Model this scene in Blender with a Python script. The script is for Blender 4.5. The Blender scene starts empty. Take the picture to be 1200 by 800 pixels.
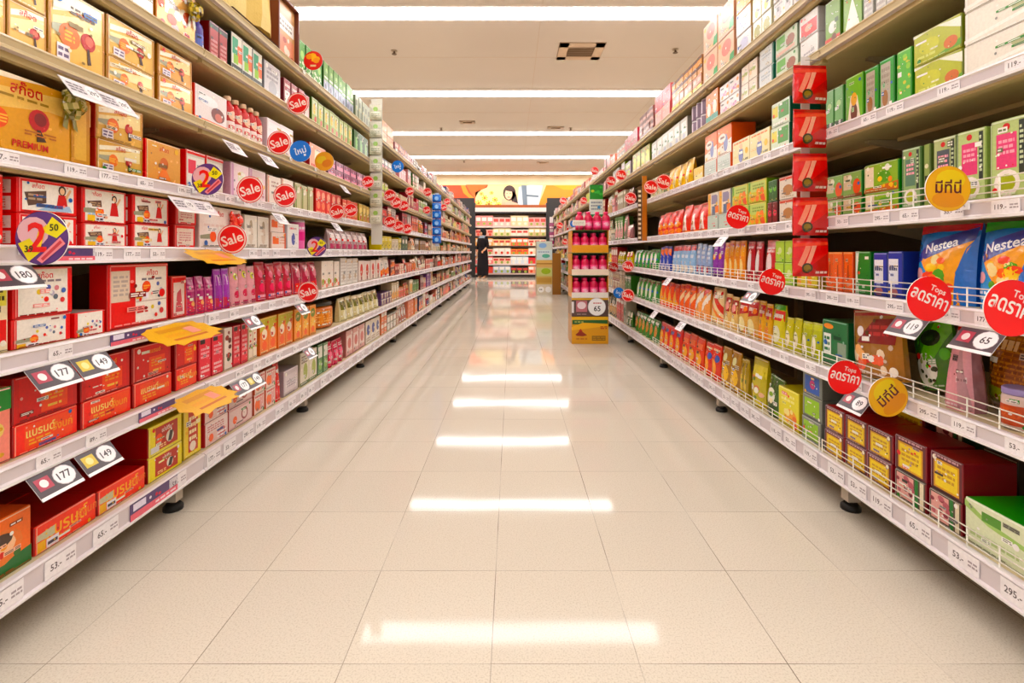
import bpy, math, random
from mathutils import Vector, Matrix
C = bpy.context.scene.collection
PI = math.pi
H, F = 0.846, 595.0          # eye height, focal length in photo pixels
XR, XP = 1.04, 1.07          # price-rail plane and product-front plane, metres from the aisle axis
def Yat(px, X=XP): return X * F / abs(px - 600.0)
def Zat(px, py, X=XP): return H + (295.0 - py) * X / abs(px - 600.0)

# ---------------------------------------------------------------- colours and materials
_lc = {}; SAT = 1.2
def lin(h):
    if h in _lc: return _lc[h]
    r = []
    for i in (0, 2, 4):
        v = int(h[i:i+2], 16) / 255.0
        r.append(v / 12.92 if v <= 0.04045 else ((v + 0.055) / 1.055) ** 2.4)
    l = .25 * r[0] + .65 * r[1] + .1 * r[2]; r = [min(1, max(0, l + (c - l) * SAT)) for c in r]
    _lc[h] = tuple(r) + (1.0,)
    return _lc[h]
MATS = {}
def mat_print(name, rough, spec=0.5, coat=0.0, bump=0.0, bscale=60, metal=0.0, mottle=0.0):
    m = bpy.data.materials.new(name); m.use_nodes = True
    n, l = m.node_tree.nodes, m.node_tree.links
    b = n['Principled BSDF']
    a = n.new('ShaderNodeVertexColor'); a.layer_name = 'Col'
    nz = n.new('ShaderNodeTexNoise'); nz.inputs['Scale'].default_value = 35
    tc = n.new('ShaderNodeTexCoord'); l.new(tc.outputs['Object'], nz.inputs['Vector'])
    mr = n.new('ShaderNodeMapRange'); mr.inputs['To Min'].default_value = max(0.02, rough - 0.06); mr.inputs['To Max'].default_value = rough + 0.08
    l.new(nz.outputs['Fac'], mr.inputs['Value']); l.new(mr.outputs['Result'], b.inputs['Roughness'])
    if mottle:      # fine two-scale print mottling
        v1 = n.new('ShaderNodeTexNoise'); v1.inputs['Scale'].default_value = 150; v1.inputs['Detail'].default_value = 3; l.new(tc.outputs['Object'], v1.inputs['Vector'])
        cr = n.new('ShaderNodeValToRGB'); e = cr.color_ramp.elements; e[0].position = .36; e[0].color = (1 - mottle,) * 3 + (1,); e[1].position = .62; e[1].color = (1 + mottle * .5,) * 3 + (1,)
        l.new(v1.outputs['Fac'], cr.inputs[0])
        mm = n.new('ShaderNodeMix'); mm.data_type = 'RGBA'; mm.blend_type = 'MULTIPLY'; mm.inputs['Factor'].default_value = 1
        l.new(a.outputs['Color'], mm.inputs['A']); l.new(cr.outputs[0], mm.inputs['B']); l.new(mm.outputs['Result'], b.inputs['Base Color'])
    else: l.new(a.outputs['Color'], b.inputs['Base Color'])
    b.inputs['Specular IOR Level'].default_value = spec
    b.inputs['Metallic'].default_value = metal
    b.inputs['Coat Weight'].default_value = coat
    b.inputs['Coat Roughness'].default_value = 0.15
    if bump:
        n2 = n.new('ShaderNodeTexNoise'); n2.inputs['Scale'].default_value = bscale; n2.inputs['Detail'].default_value = 1
        l.new(tc.outputs['Object'], n2.inputs['Vector'])
        bp = n.new('ShaderNodeBump'); bp.inputs['Strength'].default_value = bump; bp.inputs['Distance'].default_value = 0.01
        l.new(n2.outputs['Fac'], bp.inputs['Height']); l.new(bp.outputs['Normal'], b.inputs['Normal'])
    MATS[name] = m
    return m
mat_print('printed_card', 0.3, 0.5, 0.15, 0, 60, 0, .05)
mat_print('glossy_foil', 0.2, 0.6, 0.5, 0.5, 38, 0, .05)
mat_print('gold_card', 0.24, 0.6, 0.4, 0.05, 20, .25, .05)
mat_print('plastic', 0.3, 0.5)
mat_print('painted_metal', 0.45, 0.4)
mat_print('cloth', 0.8, 0.2, 0, 0.3, 120)
mat_print('skin', 0.5, 0.3)
def emis(name, col, s):
    m = bpy.data.materials.new(name); m.use_nodes = True
    n, l = m.node_tree.nodes, m.node_tree.links; n.clear()
    e = n.new('ShaderNodeEmission'); o = n.new('ShaderNodeOutputMaterial')
    e.inputs[0].default_value = (*col, 1); e.inputs[1].default_value = s
    l.new(e.outputs[0], o.inputs[0]); MATS[name] = m
    return m

# ---------------------------------------------------------------- text shapes
_txt = {}
def text_shape(s):
    """verts (x, z) centred on 0 with cap height about 1, and the polygons"""
    if s in _txt: return _txt[s]
    cu = bpy.data.curves.new('lettering', 'FONT'); cu.body = s; cu.size = 1.0; cu.resolution_u = 2; cu.offset = 0.018
    o = bpy.data.objects.new('lettering', cu); C.objects.link(o)
    dg = bpy.context.evaluated_depsgraph_get(); dg.update()
    me = o.evaluated_get(dg).to_mesh()
    vs = [(v.co.x, v.co.y) for v in me.vertices]; ps = [tuple(p.vertices) for p in me.polygons]
    o.evaluated_get(dg).to_mesh_clear()
    bpy.data.objects.remove(o); bpy.data.curves.remove(cu)
    if vs:
        x0, x1 = min(v[0] for v in vs), max(v[0] for v in vs); y0, y1 = min(v[1] for v in vs), max(v[1] for v in vs)
        k = 1.0 / (y1 - y0)
        vs = [((v[0] - (x0 + x1) / 2) * k, (v[1] - (y0 + y1) / 2) * k) for v in vs]
    _txt[s] = (vs, ps)
    return _txt[s]

# ---------------------------------------------------------------- mesh collector
class MB:
    def __init__(s): s.v = []; s.f = []; s.c = []; s.sm = []
    def face(s, pts, col, smooth=False):
        b = len(s.v); s.v.extend(pts); s.f.append(tuple(range(b, b + len(pts)))); s.c.append(lin(col)); s.sm.append(smooth)
    def polys(s, vs, fs, col, smooth=False):
        b = len(s.v); s.v.extend(vs)
        for f in fs: s.f.append(tuple(b + i for i in f)); s.c.append(lin(col)); s.sm.append(smooth)
    def box(s, x0, y0, z0, x1, y1, z1, col, bev=0.0, cols=None):
        """box with chamfered edges; cols: dict by face '-x' '+x' '-y' '+y' '-z' '+z'"""
        lo, hi = (min(x0, x1), min(y0, y1), min(z0, z1)), (max(x0, x1), max(y0, y1), max(z0, z1))
        cols = cols or {}
        ax = 'xyz'
        if bev <= 0:
            P = [(lo[0] if not i & 1 else hi[0], lo[1] if not i & 2 else hi[1], lo[2] if not i & 4 else hi[2]) for i in range(8)]
            for nm, idx in (('-z', (0, 2, 3, 1)), ('+z', (4, 5, 7, 6)), ('-y', (0, 1, 5, 4)), ('+y', (2, 6, 7, 3)), ('-x', (0, 4, 6, 2)), ('+x', (1, 3, 7, 5))):
                s.face([P[i] for i in idx], cols.get(nm, col))
            return
        b = len(s.v); id = {}
        for sx in (0, 1):
            for sy in (0, 1):
                for sz in (0, 1):
                    sg = (sx, sy, sz)
                    for a in range(3):
                        p = []
                        for k in range(3):
                            q = (lo, hi)[sg[k]][k]
                            if k != a: q += bev if sg[k] == 0 else -bev
                            p.append(q)
                        id[(sg, a)] = len(s.v); s.v.append(tuple(p))
        def add(ids, cl):
            pts = [Vector(s.v[i]) for i in ids]
            cen = Vector([(lo[k] + hi[k]) / 2 for k in range(3)])
            nrm = (pts[1] - pts[0]).cross(pts[2] - pts[0])
            m = sum(pts, Vector()) / len(pts)
            if nrm.dot(m - cen) < 0: ids = ids[::-1]
            s.f.append(tuple(ids)); s.c.append(lin(cl)); s.sm.append(False)
        for a in range(3):
            o = [k for k in range(3) if k != a]
            for sd in (0, 1):
                q = []
                for (i, j) in ((0, 0), (1, 0), (1, 1), (0, 1)):
                    sg = [0, 0, 0]; sg[a] = sd; sg[o[0]] = i; sg[o[1]] = j
                    q.append(id[(tuple(sg), a)])
                add(q, cols.get(('-', '+')[sd] + ax[a], col))
            for i in (0, 1):
                for j in (0, 1):
                    e = []
                    for t in (0, 1):
                        sg = [0, 0, 0]; sg[a] = t; sg[o[0]] = i; sg[o[1]] = j; e.append(tuple(sg))
                    add([id[(e[0], o[0])], id[(e[1], o[0])], id[(e[1], o[1])], id[(e[0], o[1])]], cols.get(('-', '+')[i] + ax[o[0]], col))
        for sx in (0, 1):
            for sy in (0, 1):
                for sz in (0, 1): add([id[((sx, sy, sz), a)] for a in range(3)], col)
    def tube(s, pts, r, col, n=6, closed=False):
        pts = [Vector(p) for p in pts]; b = len(s.v); N = len(pts)
        for i, p in enumerate(pts):
            t = (pts[(i + 1) % N] - pts[i - 1]) if closed else (pts[min(i + 1, N - 1)] - pts[max(i - 1, 0)])
            t.normalize(); up = Vector((0, 0, 1)) if abs(t.z) < .9 else Vector((1, 0, 0))
            u = t.cross(up).normalized(); w = t.cross(u)
            for k in range(n):
                a = 2 * PI * k / n; s.v.append(tuple(p + u * (r * math.cos(a)) + w * (r * math.sin(a))))
        for i in range(N if closed else N - 1):
            j = (i + 1) % N
            for k in range(n):
                s.f.append((b + i * n + k, b + i * n + (k + 1) % n, b + j * n + (k + 1) % n, b + j * n + k)); s.c.append(lin(col)); s.sm.append(True)
        if not closed:
            for e in (0, N - 1): s.f.append(tuple(b + e * n + k for k in range(n))); s.c.append(lin(col)); s.sm.append(False)
    def lathe(s, prof, col, n=16, cx=0, cy=0, cols=None, sy=1.0, caps=True):
        b = len(s.v)
        for r, z in prof:
            for k in range(n):
                a = 2 * PI * k / n; s.v.append((cx + r * math.cos(a), cy + r * sy * math.sin(a), z))
        for i in range(len(prof) - 1):
            for k in range(n):
                s.f.append((b + i * n + k, b + i * n + (k + 1) % n, b + (i + 1) * n + (k + 1) % n, b + (i + 1) * n + k))
                s.c.append(lin(cols[i] if cols else col)); s.sm.append(True)
        if caps:
            s.f.append(tuple(b + k for k in range(n))[::-1]); s.c.append(lin(cols[0] if cols else col)); s.sm.append(False)
            s.f.append(tuple(b + (len(prof) - 1) * n + k for k in range(n))); s.c.append(lin(cols[-1] if cols else col)); s.sm.append(False)
    def profile(s, pts, y0, y1, cols):
        """closed outline in (x, z) run along y"""
        n = len(pts)
        for i in range(n):
            a, b = pts[i], pts[(i + 1) % n]
            s.face([(a[0], y0, a[1]), (b[0], y0, b[1]), (b[0], y1, b[1]), (a[0], y1, a[1])], cols[i % len(cols)])
        s.face([(p[0], y0, p[1]) for p in pts], cols[0]); s.face([(p[0], y1, p[1]) for p in pts][::-1], cols[0])
    # ---- printed artwork on a surface S(u, v, o)
    def art(s, S, w, h, spec, cell=10.0, off0=0.0003):
        S0 = S; S = lambda u, v, o: S0(min(w, max(0, u)), min(h, max(0, v)), o)
        for k, a in enumerate(spec):
            s._prim(S, w, h, a, off0 + 0.00013 * k, cell)
    def _grid(s, S, x0, y0, x1, y1, o, col, cell):
        nx = max(1, int(math.ceil(abs(x1 - x0) / cell))); ny = max(1, int(math.ceil(abs(y1 - y0) / cell)))
        for i in range(nx):
            for j in range(ny):
                a, b = x0 + (x1 - x0) * i / nx, x0 + (x1 - x0) * (i + 1) / nx
                c, d = y0 + (y1 - y0) * j / ny, y0 + (y1 - y0) * (j + 1) / ny
                s.face([S(a, c, o), S(b, c, o), S(b, d, o), S(a, d, o)], col, cell < 1)
    def _disc(s, S, cx, cy, rx, ry, o, col, cell, n=14):
        cells = 1 if cell > 1 else 2
        for q in range(cells):
            r0, r1 = q / cells, (q + 1) / cells
            for k in range(n):
                a, b = 2 * PI * k / n, 2 * PI * (k + 1) / n
                P = [S(cx + rx * r1 * math.cos(a), cy + ry * r1 * math.sin(a), o), S(cx + rx * r1 * math.cos(b), cy + ry * r1 * math.sin(b), o)]
                if r0 == 0: P.append(S(cx, cy, o))
                else: P += [S(cx + rx * r0 * math.cos(b), cy + ry * r0 * math.sin(b), o), S(cx + rx * r0 * math.cos(a), cy + ry * r0 * math.sin(a), o)]
                s.face(P, col, cell < 1)
    def _prim(s, S, w, h, a, o, cell):
        t = a[0]; m = min(w, h)
        if t == 'r': s._grid(S, a[1] * w, a[2] * h, a[3] * w, a[4] * h, o, a[5], cell)
        elif t == 'c': s._disc(S, a[1] * w, a[2] * h, a[3] * m, a[3] * m, o, a[4], cell)
        elif t == 'e': s._disc(S, a[1] * w, a[2] * h, a[3] * w, a[4] * h, o, a[5], cell)
        elif t == 'p':
            if cell > 1: s.face([S(x * w, y * h, o) for x, y in a[1]], a[2])
            else:
                P = [(x * w, y * h) for x, y in a[1]]; cx = sum(p[0] for p in P) / len(P); cy = sum(p[1] for p in P) / len(P)
                st = [((cx, cy), P[i], P[(i + 1) % len(P)]) for i in range(len(P))]
                while st:
                    A, B, D = st.pop(); L = [math.dist(A, B), math.dist(B, D), math.dist(D, A)]; k = L.index(max(L))
                    if L[k] > cell * .8:
                        T = [A, B, D]; u, v, q = T[k], T[(k + 1) % 3], T[(k + 2) % 3]; mm = ((u[0] + v[0]) / 2, (u[1] + v[1]) / 2)
                        st += [(u, mm, q), (mm, v, q)]
                    else: s.face([S(A[0], A[1], o), S(B[0], B[1], o), S(D[0], D[1], o)], a[2], True)
        elif t == 't':
            vs, ps = text_shape(a[1]); hh = a[4] * h; rot = a[6] if len(a) > 6 else 0
            if vs:
                wd = (max(v[0] for v in vs) * 2) * hh; kx = 1.0
                mx = (a[7] if len(a) > 7 else 0.94) * w
                if wd > mx: kx = mx / wd
                c, sn = math.cos(rot), math.sin(rot)
                s.polys([S(min(w, max(0, a[2] * w + (x * kx * c - z * sn) * hh)), min(h, max(0, a[3] * h + (x * kx * sn + z * c) * hh)), o) for x, z in vs], ps, a[5])
        elif t == 'bars':
            rr = random.Random(int(a[1] * 97 + a[2] * 31 + a[5])); n = a[5]; dh = (a[4] - a[2]) / n
            for i in range(n):
                y = a[2] + dh * i; x = a[1]
                while x < a[3] - .02:
                    x2 = min(a[3], x + rr.uniform(.05, .16)); s._grid(S, x * w, (y + dh * .2) * h, x2 * w, (y + dh * .75) * h, o, a[6], cell); x = x2 + .025
        elif t == 'blobs':
            rr = random.Random(a[8])
            for i in range(a[5]):
                r = a[6] * rr.uniform(.6, 1.2)
                s._disc(S, rr.uniform(a[1], a[3]) * w, rr.uniform(a[2], a[4]) * h, r * m, r * m * rr.uniform(.6, 1.1), o + i * .00004, rr.choice(a[7]), cell, 8)
        elif t == 'fig':   # small printed figure: hair, face, dress, raised arm
            cx, cy, q = a[1] * w, a[2] * h, a[3] * h
            s._disc(S, cx, cy + q * .33, q * .17, q * .2, o, '2a1512', cell, 10)
            s._disc(S, cx, cy + q * .31, q * .11, q * .14, o + .0001, 'f0c8a4', cell, 10)
            s.face([S(cx - q * .28, cy - q * .5, o), S(cx + q * .28, cy - q * .5, o), S(cx + q * .16, cy + q * .16, o), S(cx - q * .16, cy + q * .16, o)], a[4])
            s.face([S(cx + q * .12, cy + q * .1, o), S(cx + q * .2, cy, o), S(cx + q * .42, cy + q * .36, o), S(cx + q * .34, cy + q * .42, o)], 'e8b890')
    def mesh(s, name, mat):
        me = bpy.data.meshes.new(name); me.from_pydata(s.v, [], s.f)
        ca = me.color_attributes.new('Col', 'FLOAT_COLOR', 'CORNER')
        buf = []
        for f, c in zip(s.f, s.c): buf.extend(c * len(f))
        ca.data.foreach_set('color', buf)
        me.polygons.foreach_set('use_smooth', s.sm)
        me.materials.append(MATS[mat]); me.update()
        return me
    def obj(s, name, mat, parent=None, loc=None, rot=None):
        o = bpy.data.objects.new(name, s.mesh(name, mat)); C.objects.link(o)
        if parent: o.parent = parent
        if loc: o.location = loc
        if rot: o.rotation_euler = rot
        return o
def tag(o, label=None, cat=None, group=None, kind=None):
    if label: o['label'] = label
    if cat: o['category'] = cat
    if group: o['group'] = group
    if kind: o['kind'] = kind
    return o
def empty(name, loc=(0, 0, 0), rz=0):
    o = bpy.data.objects.new(name, None); C.objects.link(o); o.empty_display_size = .05
    o.location = loc; o.rotation_euler = (0, 0, rz)
    return o
def copy_tree(o, parent=None):
    c = o.copy(); C.objects.link(c)
    if parent: c.parent = parent
    for ch in KIDS.get(o.name, []): copy_tree(ch, c)
    return c
KIDS = {}
def kid(p, c): KIDS.setdefault(p.name, []).append(c); c.parent = p; return c


# ---------------------------------------------------------------- product shapes
def flatS(w, d, h, face):
    if face == 'front': return lambda u, v, o: (u - w / 2, -o, v)
    if face == 'xplus': return lambda u, v, o: (w / 2 + o, u, v)
    if face == 'xminus': return lambda u, v, o: (-w / 2 - o, d - u, v)
    return lambda u, v, o: (u - w / 2, v, h + o)
def panel_art(col='f0e6da', ink='c08a80'):
    return [('r', .14, .12, .86, .88, col), ('bars', .22, .25, .8, .8, 6, ink)]
def carton(w, d, h, base='d8d0c8', art=(), side=None, sart=None, top=None, mat='printed_card', **k):
    mb = MB(); side = side or base; top = top or side
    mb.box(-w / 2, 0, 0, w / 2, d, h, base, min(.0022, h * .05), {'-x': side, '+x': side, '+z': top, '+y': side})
    mb.art(flatS(w, d, h, 'front'), w, h, art)
    if sart is not None:
        mb.art(flatS(w, d, h, 'xplus'), d, h, sart); mb.art(flatS(w, d, h, 'xminus'), d, h, sart)
    mb.art(flatS(w, d, h, 'top'), w, d, [('r', .02, .49, .98, .505, side if top != side else base)])
    return mb, mat, []
def pouch(w, d, h, base='c83020', art=(), side=None, top=None, crimp=.07, seed=1, both=False, taper=.0, mat='glossy_foil', cellk=1.0, **k):
    rr = random.Random(seed); p1, p2 = rr.uniform(0, 6), rr.uniform(0, 6)
    def T(u, v):
        a = min(1, max(0, v / h)); e = abs(2 * u / w - 1)
        t = d / 2 * (1 - a ** 3.2) * (1 - .6 * e ** 3)
        if both: t *= min(1, (.12 + a * 5))
        t += .0022 * math.sin(u / w * 9 + p1 + v / h * 5) * (1 - e) * (1 - a) * 1.5
        return max(.0012, t)
    def S(u, v, o, sg=-1):
        a = v / h; kx = 1 - taper * max(0, a - .15)
        return ((u - w / 2) * kx, d / 2 + sg * (T(u, v) + o), v)
    mb = MB(); nx, nz = 9, 12; side = side or base
    for sg in (-1, 1):
        for i in range(nx):
            for j in range(nz):
                u0, u1, v0, v1 = w * i / nx, w * (i + 1) / nx, h * j / nz, h * (j + 1) / nz
                q = [S(u0, v0, 0, sg), S(u1, v0, 0, sg), S(u1, v1, 0, sg), S(u0, v1, 0, sg)]
                mb.face(q if sg < 0 else q[::-1], (top or base) if j == nz - 1 else (base if sg < 0 else side), True)
    for u in (0, w):
        for j in range(nz):
            v0, v1 = h * j / nz, h * (j + 1) / nz
            mb.face([S(u, v0, 0, -1), S(u, v0, 0, 1), S(u, v1, 0, 1), S(u, v1, 0, -1)], side)
    for i in range(nx):
        u0, u1 = w * i / nx, w * (i + 1) / nx
        mb.face([S(u0, 0, 0, -1), S(u1, 0, 0, -1), S(u1, 0, 0, 1), S(u0, 0, 0, 1)], side)
    mb.art(S, w, h, art, cell=max(w, h) / 8 * cellk, off0=.0008)
    z0 = h * (1 - crimp)
    for q in range(3): mb.face([S(w * .02, z0 + q * h * .02, .0016), S(w * .98, z0 + q * h * .02, .0016), S(w * .98, z0 + q * h * .02 + h * .006, .0016), S(w * .02, z0 + q * h * .02 + h * .006, .0016)], side)
    return mb, mat, []
def lathe_body(w, d, h, prof, base, art, lid, lidname, lidprof, mat='plastic', seg=20):
    r = w / 2; mb = MB(); mb.lathe([(r * a, h * b) for a, b in prof], base, seg, 0, r)
    def S(u, v, o):
        b = v / h; rr = prof[-1][0]
        for (a0, b0), (a1, b1) in zip(prof, prof[1:]):
            if b0 <= b <= b1: rr = a0 + (a1 - a0) * ((b - b0) / max(1e-6, b1 - b0)); break
        a = (u / w - .5) * PI * .9; q = r * rr + o
        return (q * math.sin(a), r - q * math.cos(a), v)
    mb.art(S, w, h, art, cell=w / 7, off0=.0008)
    ml = MB(); ml.lathe([(r * a, h * b) for a, b in lidprof], lid, seg, 0, r)
    return mb, mat, [(lidname, ml, 'plastic')]
def jar(w, d, h, base='e07820', art=(), lid='c8281c', **k):
    return lathe_body(w, d, h, [(.86, 0), (.97, .04), (1, .1), (1, .74), (.93, .82), (.85, .84)], base, art, lid, 'lid', [(.93, .84), (.97, .86), (.97, .97), (.9, 1)])
def bottle(w, d, h, base='c83060', art=(), lid='f0f0f0', **k):
    return lathe_body(w, d, h, [(.85, 0), (.96, .03), (1, .08), (1, .66), (.86, .76), (.5, .84), (.42, .88)], base, art, lid, 'cap', [(.5, .88), (.54, .9), (.54, .98), (.46, 1)])
def tube_pack(w, d, h, base='7a6080', art=(), lid='e8e0e4', **k):
    return lathe_body(w, d, h, [(1, 0), (1, .04), (1, .9), (.96, .92)], base, art, lid, 'cap', [(1, .92), (1.0, .94), (1, .99), (.94, 1)])
def bow_mb(r, col, col2):
    mb = MB()
    for k in range(9):
        a = 2 * PI * k / 9; lift = .35 + .35 * (k % 3); pts = []
        for i in range(9):
            t = PI * i / 8; rad = r * math.sin(t) * (.7 + .3 * (k % 2)); hgt = r * lift * (1 - math.cos(t)) / 2
            pts.append(Vector((math.cos(a) * rad, -hgt - .001, math.sin(a) * rad)))
        wv = Vector((-math.sin(a), 0, math.cos(a))) * r * .2
        for i in range(8): mb.face([tuple(pts[i] - wv), tuple(pts[i + 1] - wv), tuple(pts[i + 1] + wv), tuple(pts[i] + wv)], col if (i + k) % 2 else col2, True)
    for dx in (-.5, .35):
        mb.face([(dx * r * .3, -.002, 0), (dx * r * .3 + r * .3, -.002, 0), (dx * r + r * .35, -.004, -r * 1.7), (dx * r, -.004, -r * 1.5)], col2)
    return mb
def shade(hx, k):
    v = [int(hx[i:i + 2], 16) for i in (0, 2, 4)]
    v = [int(max(0, min(255, c + (255 - c) * k if k > 0 else c * (1 + k)))) for c in v]
    return '%02x%02x%02x' % tuple(v)
def extras(seed, base, w, h):
    """small print found on every pack: border lines, badges, captions, picture specks"""
    r = random.Random(seed * 7 + 1); lt, dk = shade(base, .55), shade(base, -.4); a = []
    a.append(('r', .03, .965, .97, .985, lt)); a.append(('r', .03, .02, .97, .035, dk))
    if r.random() < .6: a.append(('r', .02, .04, .035, .96, lt))
    acc = r.choice(['f8f0e0', 'f0c030', 'e03020', '2860a8', '3c8838', 'f8f4f0'])
    for q in range(r.randint(2, 3)):
        x, y = r.uniform(.06, .7), r.uniform(.05, .85); ww, hh = r.uniform(.14, .3), r.uniform(.05, .1)
        a.append(('r', x, y, min(.97, x + ww), min(.97, y + hh), r.choice([acc, lt, dk, 'f6f0e8']))); a.append(('bars', x + .02, y + .01, min(.96, x + ww - .01), min(.96, y + hh - .01), 2 if hh > .07 else 1, r.choice([dk, 'f8f4ec', '403838'])))
    a.append(('c', r.choice([.14, .86]), r.choice([.12, .86, .5]), .07, acc)); a.append(('blobs', .1, .1, .9, .9, r.randint(4, 8), .035, [lt, dk, acc, 'f8f4ec'], seed))
    a.append(('bars', .08, .045, .7, .085, 1, lt if r.random() < .5 else dk))
    return a
SHAPES = dict(carton=carton, pouch=pouch, jar=jar, bottle=bottle, tube=tube_pack)
LZ = [.160, .400, .633, .858, 1.055, 1.290, 1.530, 1.750]
RZ = [.165, .461, .715, .960, 1.250, 1.530, 1.756]
ORD = 'first second third fourth fifth sixth seventh eighth ninth tenth eleventh twelfth thirteenth fourteenth'.split()
RACK = {'L': 'gift-box rack', 'R': 'tea-and-noodle rack'}
TIER = {1: [''], 2: ['lower', 'upper'], 3: ['bottom', 'middle', 'top'], 4: ['bottom', 'second', 'third', 'top']}
COUNT = {}; LABELS = {}; STUFF = {}
def finish(o, label, cat, group=None):
    if label in LABELS: print('DUPLABEL', label)
    if not 4 <= len(label.split()) <= 16: print('LEN', len(label.split()), label)
    LABELS[label] = 1
    tag(o, label, cat, group)
def run(sd, lv, xn, xf, n, hh, shape, label, name, cat=None, tiers=1, th=None, d=None, gap=.004, off=0.0, jit=.012, ang=0, lean=0, bow=None, extra='', wk=1.0, tart=None, shelfword=True, yy=None, groupname=None, z0=None, detail=True, **st):
    """a run of n facings (times tiers) between photo columns xn (near) and xf (far); hh total height"""
    Y0, Y1 = yy if yy else (Yat(xn), Yat(xf))
    zs = (LZ if sd == 'L' else RZ); z = zs[lv] + .0008 if z0 is None else z0
    room = (zs[lv + 1] - .045 - z) if lv + 1 < len(zs) else 1.0
    hh = min(hh, room)
    th = th or [1 / tiers] * tiers; pitch = (Y1 - Y0) / n; w = (pitch - gap) * wk
    if d is None: d = .24 if (shape == 'carton' and lv < 3) else (.15 if shape == 'carton' else min(.07, max(.035, w * .55)))
    rr = random.Random(int(xn * 7 + lv * 131 + (5 if sd == 'L' else 0)))
    protos = {}; zc = 0; s = -1 if sd == 'L' else 1
    arts = st.pop('art', ())
    for t in range(tiers):
        h = hh * th[t] - .0006
        a = tart[t] if tart else arts
        key = (round(h, 5), t if tart else 0)
        if key not in protos:
            ss = dict(st)
            if tart and isinstance(a, dict): ss.update(a)
            elif a: ss['art'] = a
            if w > .03 and shape != 'tube' and detail: ss['art'] = list(ss.get('art', ())) + extras(rr.randint(0, 9999), ss.get('base', 'd8d0c8'), w, h)
            protos[key] = [None, (w, d, h, ss)]
        for i in range(n):
            slot = protos[key]
            Y = Y0 + pitch * (i + .5)
            loc = (s * (XP + off + rr.uniform(0, .006)), Y, z + zc + abs(math.sin(lean)) * w / 2)
            rz = (PI / 2 if s < 0 else -PI / 2) + rr.uniform(-jit, jit) + ang
            if slot[0] is None:
                mb, mt, kids = SHAPES[shape](*slot[1][:3], seed=rr.randint(0, 999), **slot[1][3])
                o = mb.obj(name, mt)
                for kn, km, kt in kids: kid(o, km.obj(kn, kt))
                slot[0] = o
            else: o = copy_tree(slot[0])
            if tiers == 1 and n > 1 and not bow: o.scale = (1, 1, rr.uniform(.93, 1.0) if shape == 'pouch' else rr.choice((1, 1, 1, .97)))
            o.location = loc; o.rotation_euler = (lean, 0, rz) if not lean else (0, 0, rz)
            if lean: o.rotation_euler = (Matrix.Rotation(rz, 3, 'Z') @ Matrix.Rotation(lean, 3, 'Y')).to_euler()
            if bow and t == tiers - 1 and o is slot[0]:
                kid(o, bow_mb(bow[2], bow[0], bow[1]).obj('bow', 'glossy_foil', o, ((bow[3] - .5) * w, -.001, bow[4] * h)))
            lab = label
            if tiers > 1: lab += ', ' + TIER[tiers][t] + ' tier'
            if n > 1: lab += ', ' + ORD[i] + ' from near end'
            if shelfword: lab += ', ' + ORD[lv] + ' shelf'
            lab += extra + ', ' + RACK[sd]
            grp = groupname or ((label + ' on ' + ORD[lv] + ' shelf of the ' + RACK[sd]) if n * tiers > 1 else None)
            finish(o, lab, cat or name.replace('_', ' '), grp)
            COUNT[name] = COUNT.get(name, 0) + 1
        zc += hh * th[t]

# ---------------------------------------------------------------- artwork families
RED, DRED, WHT, GOLD, ORG, GRN, BLK = 'd81a14', '8c0c0a', 'f6efe6', 'd9a850', 'f0701c', '2f8a34', '1c1614'
def a_gold(txt='สก๊อต', disc=True, big=False):
    a = [('p', [(.06, .6), (.5, .72), (.94, .9), (.94, .5), (.5, .42), (.06, .36)], 'f3dfa8'),
         ('p', [(.06, .8), (.5, .93), (.94, .95), (.94, .86), (.5, .8), (.06, .66)], 'fbf3dc'),
         ('r', 0, 0, .035, 1, 'b77e30'), ('r', .965, 0, 1, 1, 'b77e30'),
         ('t', txt, .5, .83, .16, 'c0241c'), ('c', .68, .45, .14, 'b02428'), ('c', .7, .47, .08, 'd86a58'),
         ('p', [(.66, .36), (.7, .36), (.74, .16), (.67, .14)], '40221a')]
    if disc: a += [('p', [(.04, .5), (.3, .56), (.3, .36), (.04, .42)], 'a8a890'), ('c', .34, .42, .19, 'e8761c'), ('bars', .25, .34, .43, .5, 3, 'f8c060'), ('r', .12, .06, .34, .28, 'ece4ea'), ('bars', .14, .1, .32, .26, 2, '6a5a78')]
    return a
def a_premium():
    return [('p', [(.0, .78), (.5, .86), (1, .95), (1, .62), (.6, .66), (0, .5)], 'efc878'), ('p', [(0, .9), (.3, .94), (.6, 1), (0, 1)], 'fbf0d8'),
            ('t', 'สก๊อต', .42, .86, .17, 'c01c18'), ('bars', .2, .7, .6, .76, 1, 'a08040'), ('c', .52, .5, .15, 'b8262c'), ('c', .53, .52, .09, '7c1620'),
            ('p', [(.5, .38), (.53, .38), (.58, .24), (.5, .22)], '40221a'), ('bars', .4, .28, .68, .36, 2, 'b06a28'), ('t', 'PREMIUM', .45, .15, .09, 'c8281c'),
            ('c', .2, .42, .13, 'e8601c'), ('bars', .14, .36, .27, .48, 3, 'f8c060'), ('r', .03, .16, .14, .3, 'ece4ea'), ('bars', .04, .2, .13, .28, 1, '504858'),
            ('r', .8, .04, .985, .97, 'c98f34'), ('r', .83, .1, .95, .9, 'e8b860')]
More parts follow.
